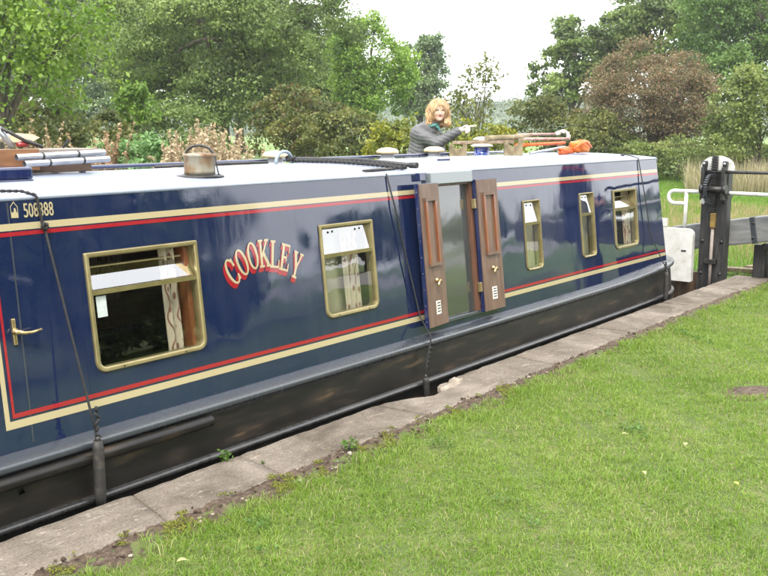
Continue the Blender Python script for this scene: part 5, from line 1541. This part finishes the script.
r_ = np.random.default_rng(11)
def scatter(x0, x1, y0, y1, dens, keep):
    n = int((x1 - x0) * (y1 - y0) * dens)
    x = r_.uniform(x0, x1, n); y = r_.uniform(y0, y1, n)
    k = keep(x, y, r_.random(n))
    return x[k], y[k]
def lawn_keep(x, y, u):
    edge = 3.02 + .045 * vnoise(x, 0 * x, 2.6, 4) + .03 * vnoise(x, 0 * x, 9, 7) - .05 * smoothstep(5.5, 2.0, x)
    ok = y < edge - np.abs(u - .5) * .10
    patch = np.exp(-(((x - 6.13 + .35 * (y - 1.78)) / .22) ** 2 + ((y - 1.80) / .16) ** 2))
    return ok & (u > patch * 1.25)
vis = lambda x, y: (y > x * .245 - .1)
parts = []
for (x0, x1, y0, dens, wmul) in ((1.2, 4.2, .3, 16000, 1.0), (4.2, 6.5, .8, 13000, 1.1), (6.5, 9.0, 1.3, 9500, 1.35), (9.0, 12.6, 1.8, 6500, 1.7)):
    x, y = scatter(x0, x1, y0, 3.12, dens, lambda x, y, u: lawn_keep(x, y, u) & vis(x, y))
    parts.append((x, y, np.full(len(x), wmul)))
x, y = scatter(-2.5, 13, -6, 3.12, 1500, lambda x, y, u: lawn_keep(x, y, u) & ~(vis(x, y) & (x > 1.2)))
parts.append((x, y, np.full(len(x), 2.4)))
x = np.concatenate([p[0] for p in parts]); y = np.concatenate([p[1] for p in parts]); wm = np.concatenate([p[2] for p in parts])
n = len(x)
tuft = .75 + .35 * vnoise(x, y, 4.3, 1) + .25 * vnoise(x, y, 11, 3)
nearedge = smoothstep(2.7, 3.0, y)
h = np.clip(.034 * tuft * r_.uniform(.5, 1.4, n), .012, .10) * (1 + .45 * nearedge)
P = np.stack([x, y, np.full(n, -.010)], -1)
gr = blades(P, h, r_.uniform(.7, 1.4, n) * .0032 * wm, .95, lawn_cols(x, y, r_), 'lawn_grass', seed=12)
tag(gr, 'bright green mown grass of the lockside lawn', 'grass')
# tufts that lean over the soil at the lawn's edge
x, y = scatter(1.2, 10.8, 2.82, 3.10, 2600, lambda x, y, u: (vnoise(x, y, 5, 8) > .25) & (y < 3.02 + .05 * vnoise(x, 0 * x, 4, 2)))
gr = blades(np.stack([x, y, np.full(len(x), -.008)], -1), r_.uniform(.035, .08, len(x)), .0036 * r_.uniform(.7, 1.4, len(x)), .9, lawn_cols(x, y, r_), 'edge_grass', seed=13)
tag(gr, 'longer grass tufts along the soil beside the coping', 'grass')
# meadow beyond the gate
def wedge(n, px0, px1, d0, d1):
    px = r_.uniform(px0, px1, n); d = np.sqrt(r_.uniform(d0 ** 2, d1 ** 2, n))
    a = R(HEAD) - np.arctan((px - 384.0) / math.hypot(FPX, 160.0))
    return d * np.cos(a), d * np.sin(a), d
x, y, d = wedge(110000, 585, 880, 11.4, 36)
k = (x > 10.9); x, y, d = x[k], y[k], d[k]
n = len(x)
tall = vnoise(x, y, .55, 3)
dryf = np.clip(.25 + .5 * vnoise(x, y, .35, 6) + .5 * np.exp(-((d - 17) / 3.5) ** 2) - .45 * smoothstep(19, 24, d), 0.04, .8)
col = mixcol([(.075, .15, .018), (.12, .22, .028), (.165, .275, .045)], r_.random(n))
s_ = r_.random(n) < dryf
col[s_] = mixcol([(.20, .19, .07), (.30, .25, .12), (.37, .29, .17)], r_.random(s_.sum()))
hh = (.10 + .22 * dryf + .05 * tall) * r_.uniform(.5, 1.3, n) * (1 - .45 * smoothstep(20, 26, d))
gr = blades(np.stack([x, y, np.full(n, -.03)], -1), np.clip(hh, .04, .6), .006 * (d / 12) * r_.uniform(.7, 1.4, n), .35, col, 'meadow_grass', seed=14)
tag(gr, 'rough meadow grass beyond the lock gate', 'grass')
x, y, d = wedge(11000, 688, 900, 26.5, 31.0)
n = len(x)
gr = blades(np.stack([x, y, np.full(n, -.03)], -1), (.25 + .75 * r_.random(n) ** 1.5) * (1 + .3 * vnoise(x, y, 1.2)), .012 * r_.uniform(.7, 1.3, n), .35, mixcol([(.16, .17, .07), (.32, .28, .16), (.44, .38, .25)], r_.random(n)), 'tall_dry_grass', seed=15)
tag(gr, 'tall pale dry grass in front of the brambles at right', 'grass')
# moss, weeds, leaves, pebbles
x, y = scatter(1.6, 10, .6, 3.0, 5200, lambda x, y, u: (vnoise(x, y, 2.3, 13) + .7 * vnoise(x, y, 6.1, 4) > 1.0) & vis(x, y))
n = len(x)
cv = leaf_mesh(np.stack([x, y, .012 + .022 * r_.random(n)], -1), .016, np.tile([0, 0, 1.0], (n, 1)), mixcol([(.05, .11, .018), (.09, .17, .03), (.13, .22, .05)], r_.random(n)), r_, 'clover', None, mat='grass', upb=1.2, aspect=.8)
tag(cv, 'dark green clover patches among the lawn grass', 'clover', kind='stuff')
x, y = scatter(1.6, 5.4, 2.93, 3.14, 52000, lambda x, y, u: (vnoise(x, y, 5.5, 3) + .6 * vnoise(x, y, 15, 2) > .38))
n = len(x)
ms = leaf_mesh(np.stack([x, y, .006 + .010 * vnoise(x, y, 9, 3) + .007 * vnoise(x, y, 31, 1) + .005 * r_.random(n)], -1), .0075, np.tile([0, 0, 1.0], (n, 1)), mixcol([(.07, .085, .012), (.14, .155, .018), (.21, .215, .028)], r_.random(n)), r_, 'moss', None, mat='moss')
tag(ms, 'yellow-green moss on the soil beside the coping', 'moss', kind='stuff')
m = MB()
for k in range(46):
    px_, py_ = random.uniform(1.6, 6.5), random.uniform(2.93, 3.13)
    s_ = random.choice([.004, .006, .007, .009, .012]) * random.uniform(.8, 1.2)
    bm = bmesh.new(); bmesh.ops.create_icosphere(bm, subdivisions=1, radius=s_)
    m.add([Vector((v.co.x * random.uniform(.8, 1.3), v.co.y * random.uniform(.8, 1.2), v.co.z * .6)) + Vector((px_, py_, .010)) for v in bm.verts], [tuple(q.index for q in f.verts) for f in bm.faces]); bm.free()
cm_ = MB()
for k in range(230):
    px_, py_ = random.uniform(1.6, 7.5), random.uniform(2.95, 3.135)
    s_ = random.choice([.004, .005, .006, .008, .011])
    bm = bmesh.new(); bmesh.ops.create_icosphere(bm, subdivisions=1, radius=s_)
    cm_.add([Vector((v.co.x * random.uniform(.7, 1.4), v.co.y * random.uniform(.7, 1.3), v.co.z * random.uniform(.6, 1))) + Vector((px_, py_, .006 + .010 * float(vnoise(px_, py_, 9, 3)))) for v in bm.verts], [tuple(q.index for q in f.verts) for f in bm.faces]); bm.free()
tag(cm_.build('soil_crumbs', MAT['soil']), 'loose dark soil crumbs beside the coping', 'soil', kind='stuff')
pb = m.build('pebbles', MAT['stone_pale']); tag(pb, 'small pale pebbles scattered on the soil strip', 'pebbles', kind='stuff')
grid_sheet('bare_soil', np.linspace(5.7, 6.75, 30), np.linspace(1.5, 2.12, 20), lambda X, Y: -.055 + .055 * np.exp(-(((X - 6.13 + .35 * (Y - 1.78)) / .28) ** 2 + ((Y - 1.8) / .2) ** 2)) + .010 * vnoise(X, Y, 14, 2), MAT['soil'])
def weed(x, y, z, n, s_, label, seed):
    r_ = np.random.default_rng(seed)
    t = thing('weed', (x, y, z), label, 'weed')
    b = r_.uniform(0, 6.28, n); e = r_.uniform(.3, 1.3, n)
    P = np.stack([x + np.cos(b) * s_ * .5 * e, y + np.sin(b) * s_ * .5 * e, z + s_ * r_.uniform(.1, 1.1, n)], -1)
    leaf_mesh(P, s_ * .42, unit(P - np.array([x, y, z])), mixcol([(.05, .12, .012), (.10, .2, .02)], r_.random(n)), r_, 'leaves', t, aspect=.4)
    m = MB()
    for k in range(6): m.tube([(x, y, z - .01), (x + math.cos(k) * s_ * .2, y + math.sin(k) * s_ * .2, z + s_ * .5), (x + math.cos(k) * s_ * .35, y + math.sin(k) * s_ * .35, z + s_ * .95)], [.0016, .0013, .0008], 4)
    m.build('stems', MAT['moss_stem'] if 'moss_stem' in MAT else MAT['bark'], t)
weed(3.115, 3.475, -.01, 44, .062, 'small green weed growing at the edge of the coping', 3)
weed(3.20, 3.29, -.004, 40, .02, 'flat green weed in the joint between two coping stones', 4)
weed(3.62, 3.08, 0, 60, .06, 'little weed on the soil where the lawn begins', 5)
MAT['pale_leaf'] = M_simple('pale fallen leaf', [(.3, (.24, .27, .085)), (.7, (.34, .34, .14))], .6, 40)
MAT['yellow_leaf'] = M_simple('yellow fallen leaf', [(.3, (.36, .23, .03)), (.7, (.45, .32, .06))], .6, 40)
for k, (x, y, a, s_, mt, lab) in enumerate([(4.70, 1.70, .3, .055, 'pale_leaf', 'pale green fallen leaf in the middle of the lawn'), (4.30, 1.31, 1.1, .05, 'yellow_leaf', 'yellow fallen leaf on the lawn, lower right'),
                                      (4.66, 2.02, 2.0, .045, 'pale_leaf', 'small pale fallen leaf left of the middle of the lawn'), (4.17, 1.70, .8, .05, 'pale_leaf', 'pale fallen leaf nearest the yellow one'), (2.19, 2.70, 2.6, .06, 'pale_leaf', 'pale fallen leaf near the bottom left of the lawn')]):
    o = [(0, 0), (.25, .22), (.5, .30), (.75, .22), (1, 0), (.75, -.22), (.5, -.30), (.25, -.22)]
    m = MB(); pts = [Vector(((u - .5) * math.cos(a) - v_ * math.sin(a), (u - .5) * math.sin(a) + v_ * math.cos(a), .35 * abs(v_) + .1 * math.sin(u * 3))) * s_ * .75 + Vector((x, y, .036)) for u, v_ in o]
    cA = Vector((x, y, .044)); m.add(pts + [cA], [(i, (i + 1) % 8, 8) for i in range(8)]); 
    m.tube([pts[0], pts[0] + (pts[0] - cA) * .4], .001, 4)
    single(m, 'fallen_leaf', MAT[mt], lab, 'leaf', (x, y, .03), 'fallen leaves on the lawn')

# ================================================================== PEOPLE (continuous surfaces meshed from signed distance fields)
def surfnet(fn, lo, hi, h):
    lo = np.array(lo, float); hi = np.array(hi, float)
    n = np.ceil((hi - lo) / h).astype(int) + 1
    ax = [lo[i] + h * np.arange(n[i]) for i in range(3)]
    X, Y, Z = np.meshgrid(*[a.astype(np.float32) for a in ax], indexing='ij')
    D = fn(np.stack([X, Y, Z], -1))
    ins = D < 0
    c = np.zeros(tuple(n - 1), np.int8)
    for dx in (0, 1):
        for dy in (0, 1):
            for dz in (0, 1):
                c += ins[dx:n[0] - 1 + dx, dy:n[1] - 1 + dy, dz:n[2] - 1 + dz]
    cell = np.argwhere((c > 0) & (c < 8))
    idx = -np.ones(tuple(n - 1), np.int64); idx[tuple(cell.T)] = np.arange(len(cell))
    acc = np.zeros((len(cell), 3)); cnt = np.zeros(len(cell))
    corners = [(a, b, d) for a in (0, 1) for b in (0, 1) for d in (0, 1)]
    for p in corners:
        for k in range(3):
            if p[k]: continue
            q = list(p); q[k] = 1
            a = D[tuple((cell + p).T)]; b = D[tuple((cell + q).T)]
            m_ = (a < 0) != (b < 0)
            t = np.where(m_, a / np.where(a == b, 1, a - b), 0)
            pos = np.array(p, float)[None] + np.zeros((len(cell), 3)); pos[:, k] += t
            acc[m_] += pos[m_]; cnt[m_] += 1
    V = lo + h * (cell + acc / cnt[:, None])
    F = []
    for k in range(3):
        i, j = (k + 1) % 3, (k + 2) % 3
        sl = [slice(None)] * 3; sl2 = [slice(None)] * 3
        sl[k] = slice(0, n[k] - 1); sl2[k] = slice(1, n[k])
        a = ins[tuple(sl)]; b = ins[tuple(sl2)]
        e = np.argwhere(a != b)
        e = e[(e[:, i] > 0) & (e[:, j] > 0) & (e[:, i] < n[i] - 1) & (e[:, j] < n[j] - 1)]
        fl = a[tuple(e.T)]
        def g_(di, dj):
            q = e.copy(); q[:, i] += di; q[:, j] += dj; return idx[tuple(q.T)]
        q = np.stack([g_(-1, -1), g_(0, -1), g_(0, 0), g_(-1, 0)], 1)
        q[~fl] = q[~fl][:, ::-1]
        F.append(q)
    return V, np.concatenate(F)

def cone(P, a, b, ra, rb):
    a = np.array(a, np.float32); b = np.array(b, np.float32); ab = b - a
    t = np.clip(((P - a) @ ab) / (ab @ ab), 0, 1)
    return np.linalg.norm(P - a - t[..., None] * ab, axis=-1) - (ra + (rb - ra) * t)
def ell(P, c, r, M=None):
    q = P - np.array(c, np.float32)
    if M is not None: q = q @ np.array(M, np.float32)      # columns of M: local axes
    q = q / np.array(r, np.float32)
    k = np.linalg.norm(q, axis=-1)
    return (k - 1) * min(r)
def smin(a, b, k=.03):
    h = np.clip(.5 + .5 * (b - a) / k, 0, 1)
    return b + (a - b) * h - k * h * (1 - h)
def union(ds, k):
    d = ds[0]
    for e in ds[1:]: d = smin(d, e, k)
    return d
def axes(f):
    """columns: right, forward, up for a facing direction f (3-vector)"""
    f = np.array(f, float); f /= np.linalg.norm(f)
    r = np.cross(f, [0, 0, 1]); r /= np.linalg.norm(r)
    return np.stack([r, f, np.cross(r, f)], 1)

MAT['skin'] = M_simple('skin', [(.3, (.52, .31, .23)), (.7, (.60, .38, .29))], .5, 14, spec=.4)
MAT['overlit_skin'] = M_simple('overlit hand skin', [(.3, (.60, .50, .44)), (.7, (.68, .58, .52))], .5, 14)  # brighter copy of skin; strong light on the hand put into the colour
MAT['lip'] = M_simple('lips', [(.3, (.36, .15, .125)), (.7, (.42, .18, .15))], .4, 14)
MAT['eye'] = M_simple('eye', [(.3, (.03, .025, .02)), (.7, (.06, .05, .04))], .2, 14)
MAT['tooth'] = M_simple('teeth', [(.3, (.7, .66, .58)), (.7, (.75, .72, .65))], .3, 14)
MAT['hair'] = M_simple('blonde hair', [(.3, (.29, .155, .06)), (.5, (.43, .265, .125)), (.7, (.55, .39, .23))], .45, 9, sc=(5, 5, .8), bump_s=.6, bump_scale=40, bump_d=.006)
MAT['jacket'] = M_simple('charcoal quilted nylon', [(.3, (.058, .058, .060)), (.7, (.100, .100, .103))], .55, 12, bump_s=.25, bump_scale=50)
MAT['jeans'] = M_simple('dark denim', [(.3, (.012, .016, .032)), (.7, (.025, .032, .055))], .8, 20)
MAT['scarf'] = M_simple('turquoise scarf', [(.3, (.03, .12, .105)), (.7, (.07, .19, .165))], .7, 20, bump_s=.5)
MAT['shoe'] = M_simple('dark shoe', [(.3, (.012, .011, .010)), (.7, (.03, .028, .025))], .5, 20)
MAT['navy_coat'] = M_simple('navy coat', [(.3, (.010, .016, .060)), (.7, (.018, .028, .10))], .7, 16, bump_s=.3)
MAT['red_wool'] = M_simple('red wool', [(.3, (.36, .02, .02)), (.7, (.50, .045, .035))], .85, 30, bump_s=.5)
MAT['grey_hair'] = M_simple('grey hair', [(.3, (.16, .15, .14)), (.7, (.30, .29, .27))], .55, 12, sc=(5, 5, 1), bump_s=.5)

def person(world_o, ex, ey, J, face, chest, mats, label, hand_pts, h=.008, hairstyle='bob', coat=(1.02, .03), quilt=True, neck_scarf='scarf', skirt=0.0):
    """J: joints in a local frame (a = along ex, b = along ey, z)"""
    base = (world_o[0], world_o[1], world_o[2])
    t = thing('person', base, label, 'person')
    def W(V):
        V = np.asarray(V)
        return np.stack([world_o[0] + V[:, 0] * ex[0] + V[:, 1] * ey[0], world_o[1] + V[:, 0] * ex[1] + V[:, 1] * ey[1], V[:, 2]], -1)
    hc = np.array(J['head'], float)
    A = axes(face); Bx = axes(chest)
    fr, ff, fu = A[:, 0], A[:, 1], A[:, 2]
    allp = np.array([v for v in J.values()] + [p for f in hand_pts for p in f])
    lo, hi = allp.min(0) - .16, allp.max(0) + .16
    def head(P):
        d = ell(P, hc + fu * .018, (.074, .094, .098), A)
        d = smin(d, ell(P, hc + ff * .030 - fu * .048, (.054, .060, .062), A), .03)          # jaw
        d = smin(d, ell(P, hc + ff * .072 - fu * .088, (.022, .022, .018), A), .02)          # chin
        d = smin(d, cone(P, hc + ff * .088 + fu * .012, hc + ff * .108 - fu * .026, .008, .013), .012)   # nose
        for s_ in (-1, 1):
            d = smin(d, ell(P, hc + fr * s_ * .074 - ff * .005 - fu * .005, (.010, .018, .028), A), .008)    # ears
            d = smin(d, ell(P, hc + fr * s_ * .036 + ff * .070 - fu * .022, (.022, .018, .018), A), .015)    # cheeks
            d = np.maximum(d, -ell(P, hc + fr * s_ * .031 + ff * .094 + fu * .016, (.017, .010, .010), A))   # eye sockets
        return d
    def body(P):
        d = head(P)
        d = smin(d, cone(P, J['neck_t'], J['neck_b'], .050, .056), .025)
        d = smin(d, ell(P, J['chest'], (.165, .105, .20), Bx), .06)
        d = smin(d, ell(P, J['waist'], (.135, .098, .16), Bx), .06)
        d = smin(d, ell(P, J['hip'], (.168, .120, .13), Bx), .06)
        for s_ in 'LR':
            d = smin(d, cone(P, J['sh' + s_], J['el' + s_], .056, .043), .04)
            d = smin(d, cone(P, J['el' + s_], J['wr' + s_], .042, .029), .015)
            d = smin(d, cone(P, J['hipj' + s_], J['kn' + s_], .085, .056), .04)
            d = smin(d, cone(P, J['kn' + s_], J['an' + s_], .055, .038), .02)
            d = smin(d, cone(P, J['an' + s_], J['toe' + s_], .042, .034), .02)
            pal = np.array(J['palm' + s_])
            d = smin(d, cone(P, J['wr' + s_], pal, .028, .032), .02)
        for f in hand_pts:
            for a, b in zip(f, f[1:]): d = smin(d, cone(P, a, b, .0105, .0095), .008)
        return d
    V, F = surfnet(body, lo, hi, h)
    # surface materials: eyes, lips, skin, brightened skin on the pointing hand
    fc = V[F].mean(1); rel = fc - hc
    u, v_, w_ = rel @ fr, rel @ fu, rel @ ff
    mi = np.zeros(len(F), int)
    front = w_ > .055
    mi[front & (np.abs(np.abs(u) - .031) < .016) & (np.abs(v_ - .015) < .0085)] = 1
    mi[front & ((u / .027) ** 2 + ((v_ + .052 - (u / .027) ** 2 * .010) / .012) ** 2 < 1)] = 2
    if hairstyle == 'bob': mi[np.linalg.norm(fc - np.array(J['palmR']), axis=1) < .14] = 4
    np_mesh('body', W(V), F, None, parent=t, smooth=True, mats=[MAT['skin'], MAT['eye'], MAT['lip'], MAT['tooth'], MAT['overlit_skin']], mi=mi)
    # trousers
    def trous(P):
        d = ell(P, J['hip'], (.185, .137, .145), Bx)
        for s_ in 'LR':
            d = smin(d, cone(P, J['hipj' + s_], J['kn' + s_], .100, .075), .04)
            d = smin(d, cone(P, J['kn' + s_], np.array(J['an' + s_]) + [0, 0, .02], .074, .062), .02)
        return d
    lo2 = np.array([lo[0], lo[1], lo[2]]); hi2 = np.array([hi[0], hi[1], J['waist'][2]])
    V, F = surfnet(trous, lo2, hi2, .012); np_mesh('trousers', W(V), F, mats['legs'], parent=t, smooth=True)
    def shoes(P):
        d = None
        for s_ in 'LR':
            e = smin(cone(P, np.array(J['an' + s_]) - [0, 0, .005], J['toe' + s_], .050, .042), ell(P, np.array(J['an' + s_]) - [0, 0, .02], (.05, .05, .05)), .02)
            d = e if d is None else np.minimum(d, e)
        return np.maximum(d, (world_o[2] + .0) - P[..., 2])
    an = np.array([J['anL'], J['anR'], J['toeL'], J['toeR']])
    V, F = surfnet(shoes, an.min(0) - .12, an.max(0) + .12, .01); np_mesh('shoes', W(V), F, MAT['shoe'], parent=t, smooth=True)
    # coat
    hem = J['hip'][2] - .10 - skirt
    def jac(P):
        d = ell(P, J['chest'], (.195, .135, .235), Bx)
        d = smin(d, ell(P, J['waist'], (.170, .132, .19), Bx), .07)
        d = smin(d, ell(P, J['hip'], (.200, .155, .20), Bx), .07)
        if skirt: d = smin(d, cone(P, J['hip'], np.array(J['hip']) - [0, 0, skirt + .1], .17, .20), .06)
        d = smin(d, cone(P, J['neck_b'], np.array(J['neck_b']) * .55 + np.array(J['neck_t']) * .45, .085, .074), .03)
        for s_ in 'LR':
            d = smin(d, cone(P, J['sh' + s_], J['el' + s_], .082, .064), .045)
            d = smin(d, cone(P, J['el' + s_], np.array(J['el' + s_]) * .08 + np.array(J['wr' + s_]) * .92, .062, .047), .02)
        if quilt:
            ang_ = np.arctan2((P - np.array(J['chest'])) @ Bx[:, 1], (P - np.array(J['chest'])) @ Bx[:, 0])
            d = d - .006 * np.abs(np.sin(np.pi * (P[..., 2] * 1.0 + .25 * P[..., 0] + .010 * np.sin(ang_ * 5)) / .042)) ** .6 * 1.1
        else:
            d = d - .004 * np.sin(P[..., 2] * 21 + P[..., 0] * 14)
        nk = ell(P, np.array(J['neck_t']) + np.array([0, 0, .02]), (.062, .062, .12))
        return np.maximum(np.maximum(d, hem - P[..., 2]), -nk)
    pts = np.array([J[k] for k in J if k[:2] in ('sh', 'el', 'wr', 'ch', 'hi', 'wa')])
    lo3, hi3 = pts.min(0) - .24, pts.max(0) + .2; lo3[2] = hem - .03
    V, F = surfnet(jac, lo3, hi3, .009 if quilt else .013); np_mesh('jacket', W(V), F, mats['coat'], parent=t, smooth=True)
    # scarf
    nb = np.array(J['neck_b']); nt_ = np.array(J['neck_t'])
    mid = nb * .62 + nt_ * .38
    def sc(P):
        q = (P - (mid + ff * .012)) @ A
        ringd = np.sqrt((np.hypot(q[..., 0], q[..., 1]) - .066) ** 2 + (q[..., 2] * .8 + .12 * q[..., 1]) ** 2) - .018
        dd = smin(ringd, cone(P, mid + Bx[:, 1] * .075 + fr * .01, mid + Bx[:, 1] * .105 - np.array([0, 0, .045]), .018, .018), .02)
        return dd + .004 * np.sin(q[..., 2] * 150 + q[..., 0] * 60)
    V, F = surfnet(sc, mid - .25, mid + .2, .009); np_mesh('scarf', W(V), F, mats['scarf'], parent=t, smooth=True)
    # hair
    def hair(P):
        q = (P - hc) @ A
        ph = np.arctan2(q[..., 0], -q[..., 1])
        d = ell(P, hc + fu * .030 - ff * .012, (.108, .118, .112), A)
        if hairstyle == 'bob':
            for s_ in (-1, 1):
                d = smin(d, cone(P, hc + fr * s_ * .082 + fu * .02 - ff * .02, hc + fr * s_ * .102 - fu * .125 - ff * .005, .050, .044), .05)
            d = smin(d, cone(P, hc - ff * .07 + fu * .02, hc - ff * .075 - fu * .14, .075, .07), .05)
        d = d + .006 * np.sin(ph * 17 + 3 * np.sin(q[..., 2] * 30)) + .004 * np.sin(ph * 41 + q[..., 2] * 35) + .005 * np.sin(q[..., 2] * 44 + ph * 4)
        cut = ell(P, hc + ff * .125 - fu * .036, (.070, .115, .108 if hairstyle == 'bob' else .12), A)
        if hairstyle != 'bob': cut = np.minimum(cut, (q[..., 2] + .02) * 1.0 + 0 * cut)
        return np.maximum(d, -cut)
    V, F = surfnet(hair, hc - .24, hc + .22, .007); ho_ = np_mesh('hair', W(V), F, mats['hair'], parent=t, smooth=True)
    # loose strands over the hair mass
    rs_ = np.random.default_rng(3)
    ns_ = 1000 if hairstyle == 'bob' else 500
    k_ = rs_.integers(0, len(V), ns_)
    s0 = V[k_]; rad_ = s0 - (hc + fu * .03); rad_ /= np.linalg.norm(rad_, axis=1, keepdims=True)
    dn = np.array([0, 0, -1.0]) - rad_ * (rad_ @ np.array([0, 0, -1.0]))[:, None]
    dn = dn / (np.linalg.norm(dn, axis=1, keepdims=True) + .05) + rs_.normal(size=(ns_, 3)) * .22
    Ls = rs_.uniform(.04, .085, (ns_, 1)); wv = np.cross(dn, rad_); wv /= np.linalg.norm(wv, axis=1, keepdims=True)
    okf = ~(((s0 - hc) @ ff > .055) & ((s0 - hc) @ fu < .03))
    p0 = s0 + rad_ * .001; p1 = s0 + dn * Ls * .5 + rad_ * .007; p2 = s0 + dn * Ls + rad_ * rs_.uniform(-.002, .014, (ns_, 1))
    ww = wv * .0016
    SV = np.stack([p0 - ww, p0 + ww, p1 - ww, p1 + ww, p2 - ww * .4, p2 + ww * .4], 1)[okf]
    i6 = np.arange(len(SV))[:, None] * 6
    SF = np.concatenate([i6 + np.array([[0, 1, 3, 2]]), i6 + np.array([[2, 3, 5, 4]])], 0)
    np_mesh('hair_strands', W(SV.reshape(-1, 3)), SF, mats['hair'], parent=t)
    return t

# the woman on the far bank, leaning forward and pointing along the boat
al = R(34.6)
ex = (math.sin(al), -math.cos(al)); ey = (math.cos(al), math.sin(al))
ZG = .185
Jw = dict(head=(0.005, -.03, 1.845), neck_t=(-.035, 0, 1.775), neck_b=(-.085, .02, 1.655), chest=(-.150, .035, 1.49), waist=(-.225, .05, 1.27), hip=(-.275, .06, 1.09),
          shR=(-.225, -.085, 1.600), elR=(-.005, -.185, 1.490), wrR=(.235, -.215, 1.632), palmR=(.300, -.220, 1.652),
          shL=(-.04, .165, 1.600), elL=(.03, .235, 1.36), wrL=(.14, .12, 1.22), palmL=(.19, .08, 1.18),
          hipjR=(-.325, -.03, 1.04), knR=(-.30, -.055, .66), anR=(-.34, -.05, .27), toeR=(-.21, -.10, .222),
          hipjL=(-.265, .14, 1.04), knL=(-.19, .15, .66), anL=(-.21, .16, .27), toeL=(-.08, .11, .222))
hw = [[(.305, -.225, 1.668), (.350, -.228, 1.676), (.390, -.230, 1.681), (.425, -.232, 1.685)],             # index, pointing
      [(.312, -.222, 1.655), (.352, -.226, 1.652), (.352, -.232, 1.632), (.325, -.238, 1.628)],
      [(.310, -.218, 1.642), (.345, -.222, 1.636), (.344, -.229, 1.616), (.318, -.234, 1.614)],
      [(.304, -.214, 1.630), (.334, -.217, 1.622), (.332, -.223, 1.605), (.310, -.227, 1.605)],
      [(.265, -.235, 1.655), (.295, -.258, 1.678), (.325, -.262, 1.690)],                                      # thumb
      [(.195, .075, 1.18), (.225, .05, 1.15), (.228, .03, 1.12)], [(.20, .085, 1.17), (.235, .065, 1.14), (.238, .045, 1.11)],
      [(.20, .095, 1.16), (.235, .08, 1.13), (.236, .06, 1.10)], [(.198, .105, 1.15), (.226, .095, 1.125), (.228, .08, 1.10)], [(.17, .06, 1.19), (.19, .03, 1.165)]]
person((9.0, 6.3, ZG), ex, ey, Jw, (.20, -.97, -.03), (.78, -.62, -.1), dict(coat=MAT['jacket'], legs=MAT['jeans'], scarf=MAT['scarf'], hair=MAT['hair']),
       'blonde woman in a grey quilted jacket and turquoise scarf pointing to the right', hw)

# the person in the navy coat on the near lockside, out of frame, whose reflection stands in the paint
ex2 = (1, 0); ey2 = (0, 1)
Jm = dict(head=(0, .03, 1.66), neck_t=(0, .0, 1.58), neck_b=(0, -.015, 1.46), chest=(0, -.01, 1.29), waist=(0, 0, 1.08), hip=(0, 0, .92),
          shR=(.19, -.01, 1.41), elR=(.25, -.02, 1.12), wrR=(.14, .20, 1.05), palmR=(.09, .25, 1.06),
          shL=(-.19, -.01, 1.41), elL=(-.25, -.02, 1.12), wrL=(-.14, .20, 1.05), palmL=(-.09, .25, 1.06),
          hipjR=(.09, 0, .88), knR=(.10, .02, .48), anR=(.11, -.01, .085), toeR=(.13, .14, .04),
          hipjL=(-.09, 0, .88), knL=(-.10, .02, .48), anL=(-.11, -.01, .085), toeL=(-.13, .14, .04))
hm = []
for s_ in (1, -1):
    for k in range(4):
        hm.append([(s_ * .085, .265, 1.085 - .02 * k), (s_ * .055, .30, 1.085 - .021 * k), (s_ * .025, .30 - .005 * k, 1.08 - .021 * k)])
    hm.append([(s_ * .10, .24, 1.09), (s_ * .08, .265, 1.125), (s_ * .055, .28, 1.13)])
person((10.25, 2.33, 0), ex2, ey2, Jm, (-.35, .93, -.05), (-.2, .98, 0), dict(coat=MAT['navy_coat'], legs=MAT['jeans'], scarf=MAT['red_wool'], hair=MAT['grey_hair']),
       'person in a navy coat and red scarf, mirrored in the paint between the narrow windows', hm, h=.011, hairstyle='short', quilt=False, skirt=.15)


# ================================================================== HAZE
hz = MB(); hz.box((20, 60, 14), (460, 560, 33))
ho = hz.build('haze', MAT['glass'])
hm_ = bpy.data.materials.new('haze air'); hm_.use_nodes = True
hm_.node_tree.nodes.clear()
hv = hm_.node_tree.nodes.new('ShaderNodeVolumePrincipled'); hout = hm_.node_tree.nodes.new('ShaderNodeOutputMaterial')
hv.inputs['Color'].default_value = (.95, .97, 1, 1); hv.inputs['Density'].default_value = .0006; hv.inputs['Anisotropy'].default_value = .2
hm_.node_tree.links.new(hv.outputs['Volume'], hout.inputs['Volume'])
ho.data.materials.clear(); ho.data.materials.append(hm_)
ho['kind'] = 'stuff'; ho['label'] = 'thin pale haze in the air over the meadow'
